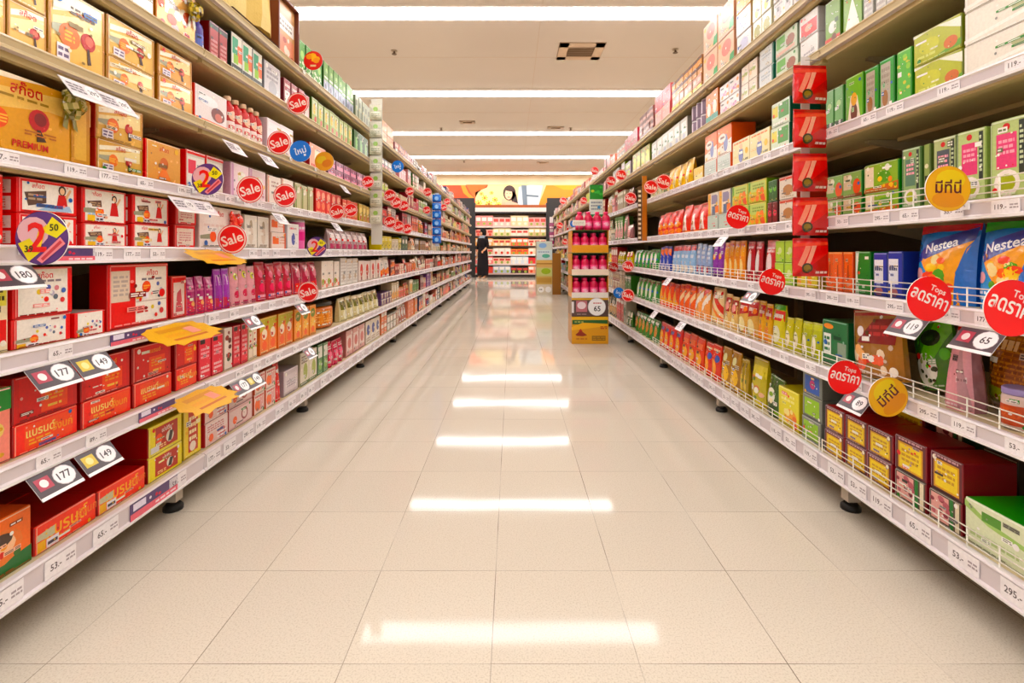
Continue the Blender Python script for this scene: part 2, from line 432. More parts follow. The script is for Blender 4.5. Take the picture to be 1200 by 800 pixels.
def a_family(v=0, disc=True):
    a = [('r', .06, .07, .94, .95, WHT), ('t', 'สก๊อต', .3, .85, .13, RED, 0, .4), ('p', [(.1, .62), (.4, .68), (.42, .44), (.16, .4)], '5c4038'), ('bars', .16, .5, .38, .62, 2, 'c0a080'),
         ('fig', .7, .55, .6, 'c8161c'), ('blobs', .1, .12, .6, .28, 6, .06, ['e8b8a0', 'a8c8e8', 'f0d890'], 5 + v)]
    if disc: a += [('p', [(.02, .42), (.3, .46), (.3, .3), (.02, .3)], '9c9c84'), ('c', .36, .34, .16, 'ee5c18'), ('bars', .27, .27, .45, .4, 3, 'f8b860'), ('r', .1, .06, .26, .24, 'f0c040'), ('r', .28, .06, .46, .2, 'e8e4ec'), ('bars', .29, .08, .45, .18, 1, '403848')]
    return a
def a_dots(disc=True, txt=True):
    a = [('r', .07, .05, .9, .96, WHT)]
    if txt: a += [('t', 'สก๊อต', .5, .84, .14, 'd01818'), ('bars', .25, .68, .78, .76, 1, '8a8088')]
    for x, y, c in ((.4, .5, 'e8d060'), (.56, .58, '5868b0'), (.7, .56, 'd88890'), (.52, .34, 'd83830'), (.68, .38, '606a78'), (.62, .46, 'c8c0d0'), (.8, .3, 'd84848'), (.82, .5, '5070b8')): a.append(('c', x, y, .055, c))
    if disc: a += [('p', [(.02, .3), (.3, .34), (.3, .2), (.02, .2)], '9c9c84'), ('c', .34, .26, .15, 'ee5c18'), ('bars', .26, .2, .42, .32, 3, 'f8b860'), ('r', .06, .02, .2, .16, 'f0c040'), ('r', .22, .02, .42, .14, 'f4f0f4'), ('bars', .24, .04, .4, .12, 1, '403848')]
    return a
def a_brand_up():
    return [('r', .08, .06, .92, .94, 'd83010'), ('t', 'แบรนด์', .56, .8, .13, 'e8a028'), ('r', .4, .1, .82, .62, 'f0580c'), ('bars', .46, .32, .76, .56, 3, 'f0a030'), ('bars', .5, .16, .72, .26, 1, 'ffd070')]
def a_brand_low():
    return [('p', [(.16, .1), (.9, .1), (.96, .9), (.16, .9)], 'ff5a14'), ('t', 'แบรนด์', .4, .62, .3, 'ffe08c'), ('bars', .22, .2, .56, .42, 2, 'f8b040'), ('t', 'รังนก', .74, .55, .3, 'f8a030')]
def a_brand_deep(disc=True):
    a = [('t', 'แบรนด์', .5, .6, .5, 'f8b030'), ('bars', .3, .12, .6, .32, 1, 'f0a028'), ('t', 'รังนก', .84, .6, .34, 'f08020')]
    if disc: a += [('p', [(.02, .66), (.3, .72), (.3, .4), (.02, .44)], 'c8c0a0'), ('r', .04, .04, .16, .4, 'f0b830'), ('r', .17, .04, .36, .36, 'ece4ea'), ('bars', .19, .1, .34, .3, 1, '403848')]
    return a
def a_yel(disc=True):
    a = [('r', .2, .12, .86, .9, 'b83818'), ('t', 'เปปทีน', .53, .74, .16, WHT), ('c', .62, .42, .2, 'f0e8d8'), ('p', [(.56, .26), (.66, .24), (.72, .56), (.62, .6)], '30201c'), ('bars', .26, .16, .5, .3, 2, 'f8d8a0')]
    if disc: a += [('c', .3, .5, .17, 'ee6018'), ('r', .06, .1, .3, .3, 'dcd8d8')]
    return a
def a_gen(seed, a1, a2, ink='f6f0e8', blobs=None, simple=False, word=None):
    r = random.Random(seed); k = r.randint(0, 3)
    if k == 0: a = [('r', .06, .62, .94, .93, a1), ('e', .5, .34, .3, .2, a2)]
    elif k == 1: a = [('p', [(0, .35), (1, .6), (1, .15), (0, 0)], a1), ('e', .55, .62, .26, .16, a2)]
    elif k == 2: a = [('r', .12, .1, .88, .45, a1), ('r', .1, .55, .9, .86, a2)]
    else: a = [('c', .5, .5, .38, a1), ('r', 0, .8, 1, .93, a2)]
    if simple: return a
    if word: a.append(('t', word, .5, .76, .13, ink))
    else: a.append(('bars', .15, .68, .85, .86, 2, ink))
    a.append(('bars', .2, .05, .8, .16, 1, ink))
    if blobs: a.append(('blobs', .2, .2, .8, .5, 7, .11, blobs, seed))
    return a
def a_food(seed, stripe, cols, word=None, ink='f8f2e6'):
    a = [('p', [(0, .62), (1, .74), (1, .94), (0, .9)], stripe), ('e', .5, .34, .4, .24, 'f4ecd8'), ('blobs', .2, .18, .8, .5, 12, .1, cols, seed)]
    a.append(('t', word, .5, .78, .11, ink, .08) if word else ('bars', .14, .68, .86, .84, 2, ink))
    return a
def a_iced(seed, topc, word='Nestea'):
    return [('p', [(0, 0), (.5, 0), (.42, .3), (.1, .62), (0, .66)], '2f8fd0'), ('p', [(.1, .6), (.42, .3), (.5, 0), (.86, 0), (.8, .4), (.95, .8), (.4, .72)], 'f0a42c'),
            ('p', [(.78, 0), (1, 0), (1, .86), (.88, .7), (.8, .35)], '1f6cc0'), ('p', [(.04, .58), (.3, .8), (.98, .96), (.96, .8), (.5, .64), (.08, .5)], '27338c'),
            ('blobs', .34, .2, .74, .58, 14, .1, ['f06a20', 'f8c840', 'e84a28', '58a030', 'f8e0a0'], seed), ('t', word, .5, .74, .12, 'f6f4fa', .22), ('c', .16, .36, .1, 'e8a8a8'), ('bars', .1, .1, .3, .22, 2, 'f0f4fa'), ('p', [(.0, .88), (.5, .93), (1, 1), (0, 1)], topc)]
def a_noodle(seed, t1, t2):
    return [('p', [(0, .66), (1, .8), (1, .95), (0, .92)], t1), ('p', [(0, .5), (1, .62), (1, .7), (0, .58)], t2), ('e', .5, .28, .38, .2, 'f8e6b0'), ('blobs', .2, .14, .8, .42, 8, .09, ['f0b040', 'e87828', 'f8e0a0', 'd85020'], seed), ('bars', .12, .76, .8, .88, 1, 'fdf4e4')]
def a_maroon():
    return [('r', .1, .08, .9, .84, 'd8a030'), ('r', .15, .13, .85, .79, 'f0d418'), ('bars', .22, .3, .78, .7, 3, 'c89a14'), ('bars', .12, .87, .88, .97, 1, 'c8a0a8')]
def a_flower():
    return [('r', .06, .1, .62, .92, 'e0a8a0'), ('blobs', .08, .2, .6, .85, 9, .12, ['f4d0c8', 'b8606a', '8c3844'], 3), ('r', .66, 0, .76, 1, '2f7a38'), ('r', .82, .05, .94, .95, 'e8dcc0')]
def a_tea(c1):
    return [('r', .16, .38, .72, .82, c1), ('bars', .22, .55, .66, .76, 3, 'f4a8b8'), ('c', .44, .9, .1, 'c83030'), ('r', .78, .3, .92, .95, '283028'), ('bars', .8, .4, .9, .9, 8, 'c8d0b0'), ('c', .46, .2, .36, 'f2e6e0'), ('c', .46, .2, .24, 'a8b048')]
def a_slim():
    return [('r', .08, .55, .92, .9, 'e8e0d0'), ('blobs', .1, .1, .9, .5, 9, .13, ['d87028', 'c03c20', '70a838', 'f0c050'], 8), ('bars', .15, .62, .8, .84, 2, '6c8c48')]

# ---------------------------------------------------------------- setting
PAL = {}
def node_floor():
    m = bpy.data.materials.new('vinyl_tile'); m.use_nodes = True
    n, l = m.node_tree.nodes, m.node_tree.links; b = n['Principled BSDF']
    g = n.new('ShaderNodeNewGeometry'); sp = n.new('ShaderNodeSeparateXYZ'); l.new(g.outputs['Position'], sp.inputs[0])
    def M(op, a, bb=None, c=None):
        q = n.new('ShaderNodeMath'); q.operation = op
        for i, v in enumerate((a, bb, c)):
            if v is None: continue
            if isinstance(v, (int, float)): q.inputs[i].default_value = v
            else: l.new(v, q.inputs[i])
        return q.outputs[0]
    T = .3048
    def edge(c, o):
        f = M('FRACT', M('DIVIDE', M('ADD', c, o), T)); e = M('MINIMUM', f, M('SUBTRACT', 1.0, f)); return M('MULTIPLY', e, T)
    ex, ey = edge(sp.outputs[0], 30.48 + .043), edge(sp.outputs[1], 30.48 - 1.043)
    nz = n.new('ShaderNodeTexNoise'); nz.inputs['Scale'].default_value = 3.0; nz.inputs['Detail'].default_value = 3; l.new(g.outputs['Position'], nz.inputs['Vector'])
    jx = M('LESS_THAN', ex, .0011); jy = M('LESS_THAN', ey, .0009)
    j = M('MAXIMUM', jx, jy)
    mr = n.new('ShaderNodeMapRange'); mr.inputs['From Min'].default_value = .35; mr.inputs['From Max'].default_value = .65; mr.inputs['To Min'].default_value = .12; mr.inputs['To Max'].default_value = .85
    l.new(nz.outputs['Fac'], mr.inputs['Value']); jf = M('MULTIPLY', j, mr.outputs[0])
    # per-tile tone
    cx = M('FLOOR', M('DIVIDE', M('ADD', sp.outputs[0], 30.48 + .043), T)); cy = M('FLOOR', M('DIVIDE', M('ADD', sp.outputs[1], 30.48 - 1.043), T))
    cb = n.new('ShaderNodeCombineXYZ'); l.new(cx, cb.inputs[0]); l.new(cy, cb.inputs[1])
    wn = n.new('ShaderNodeTexWhiteNoise'); wn.noise_dimensions = '2D'; l.new(cb.outputs[0], wn.inputs['Vector'])
    sk = n.new('ShaderNodeTexNoise'); sk.inputs['Scale'].default_value = 260; sk.inputs['Detail'].default_value = 2; l.new(g.outputs['Position'], sk.inputs['Vector'])
    r1 = n.new('ShaderNodeValToRGB'); e = r1.color_ramp.elements
    e[0].position = .3; e[0].color = lin(FL[0]); e[1].position = .52; e[1].color = lin(FL[1]); l.new(sk.outputs['Fac'], r1.inputs[0])
    hv = n.new('ShaderNodeHueSaturation'); l.new(r1.outputs[0], hv.inputs['Color'])
    v2 = n.new('ShaderNodeMapRange'); v2.inputs['To Min'].default_value = .97; v2.inputs['To Max'].default_value = 1.02; l.new(wn.outputs['Value'], v2.inputs['Value']); l.new(v2.outputs[0], hv.inputs['Value'])
    mx = n.new('ShaderNodeMix'); mx.data_type = 'RGBA'; l.new(jf, mx.inputs['Factor']); l.new(hv.outputs[0], mx.inputs['A']); mx.inputs['B'].default_value = lin('5c4c40')
    l.new(mx.outputs['Result'], b.inputs['Base Color'])
    ro = n.new('ShaderNodeMapRange'); ro.inputs['To Min'].default_value = .035; ro.inputs['To Max'].default_value = .08; l.new(nz.outputs['Fac'], ro.inputs['Value'])
    l.new(ro.outputs[0], b.inputs['Roughness']); b.inputs['Specular IOR Level'].default_value = .13
    n3 = n.new('ShaderNodeTexNoise'); n3.inputs['Scale'].default_value = 2.2; n3.inputs['Detail'].default_value = 2; l.new(g.outputs['Position'], n3.inputs['Vector'])
    bp = n.new('ShaderNodeBump'); bp.inputs['Strength'].default_value = .12; bp.inputs['Distance'].default_value = .004; l.new(n3.outputs['Fac'], bp.inputs['Height']); l.new(bp.outputs[0], b.inputs['Normal'])
    MATS['vinyl_tile'] = m
FL = ('c0b4a4', 'd3c9bb')
node_floor()
def plain(name, col, rough, nscale=2.0, amt=.06):
    m = bpy.data.materials.new(name); m.use_nodes = True; n, l = m.node_tree.nodes, m.node_tree.links; b = n['Principled BSDF']
    t = n.new('ShaderNodeTexNoise'); t.inputs['Scale'].default_value = nscale; g = n.new('ShaderNodeNewGeometry'); l.new(g.outputs['Position'], t.inputs['Vector'])
    c = n.new('ShaderNodeValToRGB'); e = c.color_ramp.elements; q = lin(col)
    e[0].color = tuple(x * (1 - amt) for x in q[:3]) + (1,); e[1].color = tuple(min(1, x * (1 + amt)) for x in q[:3]) + (1,)
    e[0].position = .3; e[1].position = .7
    l.new(t.outputs['Fac'], c.inputs[0]); l.new(c.outputs[0], b.inputs['Base Color']); b.inputs['Roughness'].default_value = rough
    MATS[name] = m
plain('ceiling_board', 'ddd5d0', .8, .8, .02)
plain('wall_paint', 'e6d2b4', .7)
emis('lamp_diffuser', (1.0, .995, .99), 13.5)
YB0, YB1, XW, CH = -3.6, 18.98, 5.2, 3.70
f = MB(); f.face([(-XW, YB0, 0), (XW, YB0, 0), (XW, YB1, 0), (-XW, YB1, 0)], 'ffffff'); tag(f.obj('floor', 'vinyl_tile'), kind='structure')
f = MB(); f.box(-XW, YB0, CH, XW, YB1, CH + .1, 'ffffff'); tag(f.obj('ceiling', 'ceiling_board'), kind='structure')
f = MB(); f.box(-XW, YB1, 0, XW, YB1 + .1, CH, 'ffffff'); tag(f.obj('wall_end', 'wall_paint'), kind='structure')
f = MB(); f.box(-XW - .1, YB0, 0, -XW, YB1, CH, 'ffffff'); tag(f.obj('wall_left', 'wall_paint'), kind='structure')
f = MB(); f.box(XW, YB0, 0, XW + .1, YB1, CH, 'ffffff'); tag(f.obj('wall_right', 'wall_paint'), kind='structure')
# faint board joints of the ceiling
f = MB()
for X in (-3.2, .35, 2.6): f.box(X, YB0, CH - .002, X + .004, YB1, CH, 'cdb8a6')
for Y in (4.4, 7.45, 10.4, 13.6, 16.6): f.box(-XW, Y, CH - .002, XW, Y + .005, CH, 'd0bcaa')
tag(f.obj('trim_1', 'painted_metal'), kind='structure')
lampY = [6.02 + 3.045 * (k - 3) for k in range(8)]
pr = None
for k, Y in enumerate(lampY):
    if pr is None:
        pr = empty('ceiling_light', (0, Y, CH))
        hs = MB(); hs.box(-XW + .2, -.17, -.03, XW - .2, -.15, 0, 'efe8e2'); hs.box(-XW + .2, .15, -.03, XW - .2, .17, 0, 'efe8e2'); hs.box(-XW + .2, -.15, -.008, XW - .2, .15, 0, 'efe8e2')
        kid(pr, hs.obj('housing', 'painted_metal'))
        df = MB(); df.box(-XW + .2, -.148, -.04, XW - .2, .148, -.009, 'ffffff'); kid(pr, df.obj('diffuser', 'lamp_diffuser'))
        o = pr
    else: o = copy_tree(pr); o.location = (0, Y, CH)
    finish(o, ['long white ceiling light strip, third row behind the viewer', 'long white ceiling light strip, two rows behind the viewer', 'long white ceiling light strip just over the viewer',
               'widest glowing ceiling light strip, at the top of view', 'second glowing ceiling light strip, beyond the air vent', 'third glowing ceiling light strip along the aisle',
               'fourth glowing ceiling light strip along the aisle', 'last thin ceiling light strip above the mural'][k], 'ceiling light', 'rows of ceiling lights')
# vents, sprinklers
def vent(name, x, y, w, d, label):
    o = empty(name, (x, y, CH))
    fr = MB()
    for a in ((-w / 2, -d / 2, w / 2, -d / 2 + d * .2), (-w / 2, d / 2 - d * .2, w / 2, d / 2), (-w / 2, -d / 2, -w / 2 + w * .2, d / 2), (w / 2 - w * .2, -d / 2, w / 2, d / 2)): fr.box(a[0], a[1], -.018, a[2], a[3], 0, 'dcc6b2')
    for s_ in ((-w / 2 - .01, -d / 2 - .01, w / 2 + .01, -d / 2), (-w / 2 - .01, d / 2, w / 2 + .01, d / 2 + .01), (-w / 2 - .01, -d / 2, -w / 2, d / 2), (w / 2, -d / 2, w / 2 + .01, d / 2)): fr.box(s_[0], s_[1], -.006, s_[2], s_[3], 0, 'a89280')
    kid(o, fr.obj('frame', 'painted_metal'))
    bk = MB(); bk.box(-w * .3, -d * .3, -.004, w * .3, d * .3, 0, 'a8927e'); kid(o, bk.obj('backing', 'painted_metal'))
    for q in range(5):
        sl = MB(); yy = -d * .27 + q * d * .13
        sl.face([(-w * .3, yy, -.02), (w * .3, yy, -.02), (w * .3, yy + d * .09, -.006), (-w * .3, yy + d * .09, -.006)], 'b8a08a'); kid(o, sl.obj('slat', 'painted_metal'))
    finish(o, label, 'air vent')
vent('ceiling_vent', .97, 7.22, .62, .58, 'square beige ceiling air vent between the first two light strips')
vent('ceiling_vent', -.98, 11.15, .32, .2, 'small dark ceiling vent before the third light strip, gift rack side')
vent('ceiling_vent', 1.0, 11.65, .36, .18, 'small dark ceiling vent beside the third light strip, tea rack side')
vent('ceiling_vent', .98, 16.2, .36, .2, 'tiny ceiling vent between the last two light strips')
def sprinkler(x, y, label):
    m = MB(); m.lathe([(.045, -.012), (.045, -.002)], 'b8a898', 14); m.lathe([(.012, -.05), (.02, -.04), (.012, -.03), (.012, -.01)], '5a4a40', 10); m.lathe([(.034, -.056), (.036, -.05)], '6a584c', 12)
    o = m.obj('sprinkler', 'painted_metal'); o.location = (x, y, CH); finish(o, label, 'sprinkler', 'ceiling sprinklers')
sprinkler(-1.67, 7.2, 'small dark sprinkler head on the ceiling, gift rack side')
sprinkler(2.3, 7.15, 'small dark sprinkler head on the ceiling beyond the vent')
sprinkler(-1.63, 11.7, 'tiny sprinkler just before the third light strip, gift rack side')
sprinkler(1.35, 11.7, 'tiny sprinkler just before the third light strip, tea rack side')
sprinkler(-1.5, 15.9, 'tiny sprinkler between the fourth and last light strips')

# ---------------------------------------------------------------- racks
J0, BL, NB = .69, 1.03, 12         # first bay starts at y = J0, bay length
DECK, RAILC, UNDER = 'd2c2a0', 'e2dadc', 'c4b288'  # UNDER: the deck's beige paint with underside shade put into the colour
TAGS = ['295.-', '119.-', '89.-', '53.-', '177.-', '65.-']
tagme = {}
def tag_mesh(t, kind=0):
    if (t, kind) in tagme: return tagme[(t, kind)]
    m = MB(); w, h = (.062, .03) if kind == 0 else (.15, .034)
    col = 'f4eef0' if kind == 0 else '54406c'
    m.box(-w / 2, -.0015, -h / 2, w / 2, 0, h / 2, col)
    S = lambda u, v, o: (u - w / 2, -.0015 - o, v - h / 2)
    if kind == 0: m.art(S, w, h, [('t', t, .34, .5, .36, '5c5054', 0, .5), ('bars', .66, .3, .96, .7, 2, 'a89ca0')])
    else: m.art(S, w, h, [('r', 0, 0, 1, .38, 'e06a78'), ('bars', .5, .08, .95, .3, 1, 'f8d8dc'), ('r', .05, .5, .3, .9, 'e8e0f0'), ('blobs', .35, .55, .6, .85, 3, .12, ['c83048', 'e8e0f0'], 2)])
    tagme[(t, kind)] = m.mesh('price_tag', 'printed_card')
    return tagme[(t, kind)]
FENCE = {0, 1, 2, 3}
PROMO = {('L', 3, 0): (.42,), ('L', 2, 0): (.62,), ('L', 1, 0): (.7,), ('L', 0, 0): (.72,)}
def rack(sd, b):
    s = -1 if sd == 'L' else 1; zs = LZ if sd == 'L' else RZ; y0 = J0 + BL * b; y1 = y0 + BL - .004
    root = empty('shelving_unit', (s * 1.3, y0 + BL / 2, 0))
    R = lambda o: kid(root, o)
    def mk(mb, name, mat, parent):
        for i, v in enumerate(mb.v): mb.v[i] = (s * v[0] - s * 1.3, v[1] - y0 - BL / 2, v[2])
        o = bpy.data.objects.new(name, mb.mesh(name, mat)); C.objects.link(o); o.parent = parent; KIDS.setdefault(parent.name, []).append(o); return o
    top = zs[-1]
    m = MB(); m.box(1.56, y0, .06, 1.575, y1, top + .02, '6c5c46'); mk(m, 'back_panel', 'painted_metal', root)  # beige panel darkened: shade of the shelf gaps put into its colour
    for yy in (y0 + .001, y1 - .031) if b == 0 else (y1 - .031,):
        m = MB(); m.box(1.525, yy, 0, 1.558, yy + .03, top + .02, 'a8987c')
        mk(m, 'upright', 'painted_metal', root)
    for k, z in enumerate(zs):
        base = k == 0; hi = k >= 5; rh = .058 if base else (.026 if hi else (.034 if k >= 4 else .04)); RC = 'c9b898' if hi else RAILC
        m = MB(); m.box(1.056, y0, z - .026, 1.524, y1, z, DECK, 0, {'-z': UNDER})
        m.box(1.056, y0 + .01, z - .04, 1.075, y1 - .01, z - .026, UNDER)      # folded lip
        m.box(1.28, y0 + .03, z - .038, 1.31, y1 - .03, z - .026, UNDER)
        if base:
            m.box(1.09, y0, .07, 1.1, y1, z - .026, '8c8072')
        sh = mk(m, 'shelf', 'painted_metal', root)
        m = MB(); t = .006; zt, zb = z + .003, z - rh
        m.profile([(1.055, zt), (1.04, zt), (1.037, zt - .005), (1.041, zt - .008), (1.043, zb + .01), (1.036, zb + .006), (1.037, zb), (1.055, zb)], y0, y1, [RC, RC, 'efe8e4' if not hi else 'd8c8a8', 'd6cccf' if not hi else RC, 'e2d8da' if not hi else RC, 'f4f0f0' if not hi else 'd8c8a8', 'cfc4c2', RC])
        if b > 3 and not hi:   # far away the tags are just pale patches of the rail
            rr = random.Random(b * 31 + k)
            for q in range(8):
                yy = y0 + .03 + q * .125 + rr.uniform(0, .03); m.box(1.0395, yy, z - rh * .75, 1.041, yy + .06, z - .008, rr.choice(['fbf7f7', 'e8e0e6', 'fbf7f7', 'c8b8c4']))
        mk(m, 'price_rail', 'plastic', sh)
        if b <= 3 and not hi:
            rr = random.Random(b * 7 + k * 3 + s); q = y0 + .05
            pro = PROMO.get((sd, k, b))
            while q < y1 - .06:
                kindt = 0
                o = bpy.data.objects.new('price_tag', tag_mesh(rr.choice(TAGS)))
                if pro and pro[0] - .08 < q - y0 < pro[0] + .06:
                    o.data = tag_mesh('', 1); q += .05
                C.objects.link(o); o.parent = sh; o.location = (s * 1.0405 - s * 1.3, q - y0 - BL / 2, z - rh / 2 + .002); o.rotation_euler = (0, 0, PI / 2 if s < 0 else -PI / 2); o.scale = (1.3, 1, 1.4) if base and o.data.name.startswith('price') and len(o.data.vertices) > 60 else (1, 1, 1)
                q += rr.choice([.1, .13, .17])
        if b <= 4 and not base:
            for yy in (y0 + .004, y1 - .008):
                m = MB(); pts = [(1.2, z - .027), (1.2, z - .036), (1.522, z - .1), (1.522, z - .027)]
                m.profile(pts, yy, yy + .004, ['b5a588']); mk(m, 'bracket', 'painted_metal', sh)
        if sd == 'R' and k in FENCE and b <= (2 if k < 3 else 0):
            m = MB(); wc = 'f2ece0'
            for zz in (.016, .032, .048): m.tube([(1.047, y0 + .006, z + zz), (1.047, y1 - .006, z + zz)], .0016, wc, 5)
            yy = y0 + .01
            while yy < y1: m.tube([(1.047, yy, z + .004), (1.047, yy, z + .05)], .0017, wc, 5); yy += .078
            mk(m, 'wire_fence', 'plastic', sh)
    fy = [y1 - .045]
    for yy in fy:
        for X in (1.115, 1.5):
            m = MB(); m.box(X - .02, yy - .018, .03, X + .02, yy + .018, .13, 'c8bcae'); m.lathe([(.008, .012), (.008, .035)], '50463e', 8, X, yy); m.lathe([(.03, 0), (.03, .012), (.02, .022)], '1c1816', 14, X, yy)
            mk(m, 'foot', 'painted_metal', root)
    finish(root, f'beige shelving unit with white price rails, {ORD[b]} bay of the {RACK[sd]}', 'shelving unit', f'bays of the {RACK[sd]}')
for sd in 'LR':
    for b in range(NB): rack(sd, b)

# ---------------------------------------------------------------- goods on the gift-box rack
def G(*a, **k): run('L', *a, **k)
def K(*a, **k): run('R', *a, **k)
side_red = [('r', .1, .55, .9, .92, 'f6e8e0'), ('bars', .18, .6, .82, .86, 4, 'd88878'), ('r', .1, .08, .9, .46, 'f6e8e0'), ('bars', .18, .12, .82, .4, 4, 'd88878')]
# first shelf (floor level)
G(0, -45, 38, 1, .125, 'carton', 'orange salad-bowl carton with green foot', 'gift_carton', base='f07838', side='e05a20', d=.3, art=[('p', [(0, 0), (1, 0), (1, .3), (0, .16)], '2c6a34'), ('e', .5, .5, .36, .3, 'e8804a'), ('e', .45, .52, .3, .2, 'f8c8a0'), ('e', .5, .62, .2, .12, '4a3428'), ('blobs', .2, .3, .8, .6, 8, .09, ['d83c20', 'f0a040', '3c6a30', 'f8e0c0'], 4)])
G(0, 40, 171, 2, .066, 'carton', 'flat red gift carton with gold lettering', 'gift_carton', base='fc4c14', side='9c0a06', top='9c0a06', d=.34, art=a_brand_deep())
G(0, 173, 214, 1, .165, 'carton', 'yellow carton with dark red panel', 'essence_carton', tiers=2, th=[.45, .55], base='f2e22c', side='8c1008', top='d8c828', d=.3, art=a_yel(), tart=[a_yel(False), a_yel()])
G(0, 216, 237, 1, .175, 'carton', 'tall yellow carton with red strip', 'essence_carton', base='f6dc30', side='c8b41c', art=[('r', .25, .1, .8, .88, 'c04020'), ('bars', .3, .3, .7, .8, 4, 'f8e8c0'), ('c', .5, .2, .18, 'f0e0d0')])
G(0, 240, 268, 1, .165, 'carton', 'pale pink carton with orange disc', 'gift_carton', tiers=2, base='e8c8c0', side='b83038', art=[('r', .05, .5, .95, .92, 'ecd8d4'), ('bars', .1, .55, .8, .85, 3, 'c88080'), ('c', .25, .3, .17, 'ee6a20'), ('e', .7, .3, .18, .24, 'c87070'), ('bars', .5, .1, .9, .4, 2, 'f6ecec')])
G(0, 269, 297, 1, .165, 'carton', 'rose and white carton with round window', 'gift_carton', tiers=2, base='d8a8a4', side='a82028', art=[('r', .05, .1, .95, .88, 'e8ccc8'), ('c', .65, .5, .3, 'a85a58'), ('c', .65, .5, .2, 'f0dcd4'), ('c', .25, .4, .18, 'ee6a20')])
G(0, 299, 323, 2, .17, 'carton', 'white carton with orange badge', 'gift_carton', tiers=2, base='f0d8cc', side='c86048', art=[('c', .35, .45, .3, 'f0722c'), ('r', .55, .15, .9, .8, 'e0a8a0'), ('bars', .1, .8, .9, .95, 1, 'c02828')])
G(0, 324, 331, 1, .18, 'pouch', 'small red cherry-print pack', 'gift_pack', base='d03024', art=[('blobs', .1, .2, .9, .8, 6, .16, ['f05840', '90140c', 'f8d8c8'], 3)])
G(0, 333, 350, 1, .12, 'carton', 'plain grey-lilac carton', 'gift_carton', base='cfc0c2', side='a08c90', art=[('r', .1, .15, .9, .8, 'ddd0d2'), ('bars', .2, .3, .8, .6, 3, 'a898a0')])
G(0, 352, 372, 2, .17, 'carton', 'cream herbal carton with green leaf', 'herbal_carton', base='e6dccb', side='b8a890', art=[('e', .6, .4, .25, .25, 'a8b060'), ('bars', .15, .65, .85, .9, 3, '806858'), ('r', 0, 0, 1, .1, '58702c')])
G(0, 373, 385, 2, .17, 'carton', 'green herbal carton with white top', 'herbal_carton', base='4c7c40', side='2c5028', art=[('r', .1, .55, .9, .92, 'e8e4d8'), ('e', .5, .3, .3, .16, '88b050')])
G(0, 386, 404, 3, .15, 'pouch', 'crimson pouch with pink flower', 'gift_pack', base='c8204c', art=[('c', .5, .45, .3, 'f06888'), ('bars', .15, .7, .85, .85, 2, 'f8d8e0')])
G(0, 406, 428, 3, .17, 'carton', 'dusty pink carton', 'gift_carton', base='d8a098', side='b07068', art=[('r', .1, .2, .9, .8, 'ecd4cc'), ('c', .5, .5, .26, 'c86860')])
G(0, 429, 446, 3, .17, 'carton', 'cream carton with navy blot', 'gift_carton', base='e8dccc', side='b0a090', art=[('c', .5, .6, .3, '2c3c88'), ('bars', .15, .1, .85, .3, 2, 'a08870')])
# second shelf
G(1, -45, 14, 1, .16, 'carton', 'salmon carton with green lid band', 'gift_carton', base='f09080', side='d06850', art=[('r', 0, .7, 1, 1, '12863a'), ('e', .5, .45, .35, .14, 'f0d080'), ('c', .5, .2, .2, 'e8c060'), ('blobs', .2, .1, .8, .5, 6, .07, ['d8a040', 'a86030'], 2)])
for a, b_, w_ in ((16, 94, 'closest to the viewer'), (96, 155, 'in the middle'), (157, 203, 'past the middle'), (206, 232, 'beside the pink cartons')):
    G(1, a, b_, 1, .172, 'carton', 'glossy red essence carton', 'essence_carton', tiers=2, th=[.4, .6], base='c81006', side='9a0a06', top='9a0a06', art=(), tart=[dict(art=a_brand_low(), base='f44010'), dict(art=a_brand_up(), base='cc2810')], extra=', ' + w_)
G(1, 234, 262, 2, .15, 'carton', 'pinkish red carton with dark badge', 'berry_carton', base='e03848', side='c02838', art=[('r', .1, .86, .5, .97, '2c2420'), ('bars', .15, .5, .85, .78, 3, 'f4a8b0'), ('bars', .15, .15, .85, .35, 2, 'f8c8c8')])
G(1, 263, 273, 1, .16, 'carton', 'white carton with dark berries', 'berry_carton', base='f2e0d4', side='c8a898', art=[('blobs', .2, .2, .8, .9, 9, .2, ['5a2018', '8c2c20', '3c4a28'], 6)])
G(1, 274, 291, 2, .16, 'carton', 'coral red carton with pale lettering', 'berry_carton', base='e4404c', side='c02838', art=[('r', .1, .86, .6, .97, '2c2420'), ('bars', .15, .2, .85, .75, 5, 'f8b0b0')])
G(1, 292, 303, 2, .16, 'carton', 'cream carton with black fruit', 'berry_carton', base='f4e2cc', side='d0b898', art=[('blobs', .15, .3, .85, .9, 8, .22, ['382820', '98a838', 'c84828'], 9)])
G(1, 305, 344, 4, .16, 'carton', 'orange juice carton with white bloom', 'juice_carton', base='f0841c', side='d86810', art=[('p', [(0, .6), (1, .8), (1, 1), (0, 1)], 'c8b838'), ('c', .5, .55, .3, 'f8e8d0'), ('c', .5, .25, .26, 'f86810'), ('bars', .1, .05, .9, .12, 1, 'f8d8a0')])
G(1, 346, 371, 3, .16, 'carton', 'amber juice carton with green leaf', 'juice_carton', base='f09a30', side='d87818', art=[('e', .5, .75, .35, .15, '707c28'), ('c', .5, .4, .34, 'f8c468'), ('c', .5, .2, .2, 'f06818')])
G(1, 374, 400, 1, .155, 'jar', 'big round orange jar with black lid', 'food_jar', base='d07428', lid='2c2c24', art=[('r', .2, .15, .8, .7, 'e89040'), ('bars', .25, .25, .75, .6, 4, 'f0b878')], d=.1)
G(1, 402, 445, 7, .15, 'pouch', 'pale straw pouch with olive label', 'food_pouch', base='d8cc9c', art=[('r', .1, .5, .9, .85, '6a6a30'), ('c', .5, .3, .26, 'f0ecd0')])
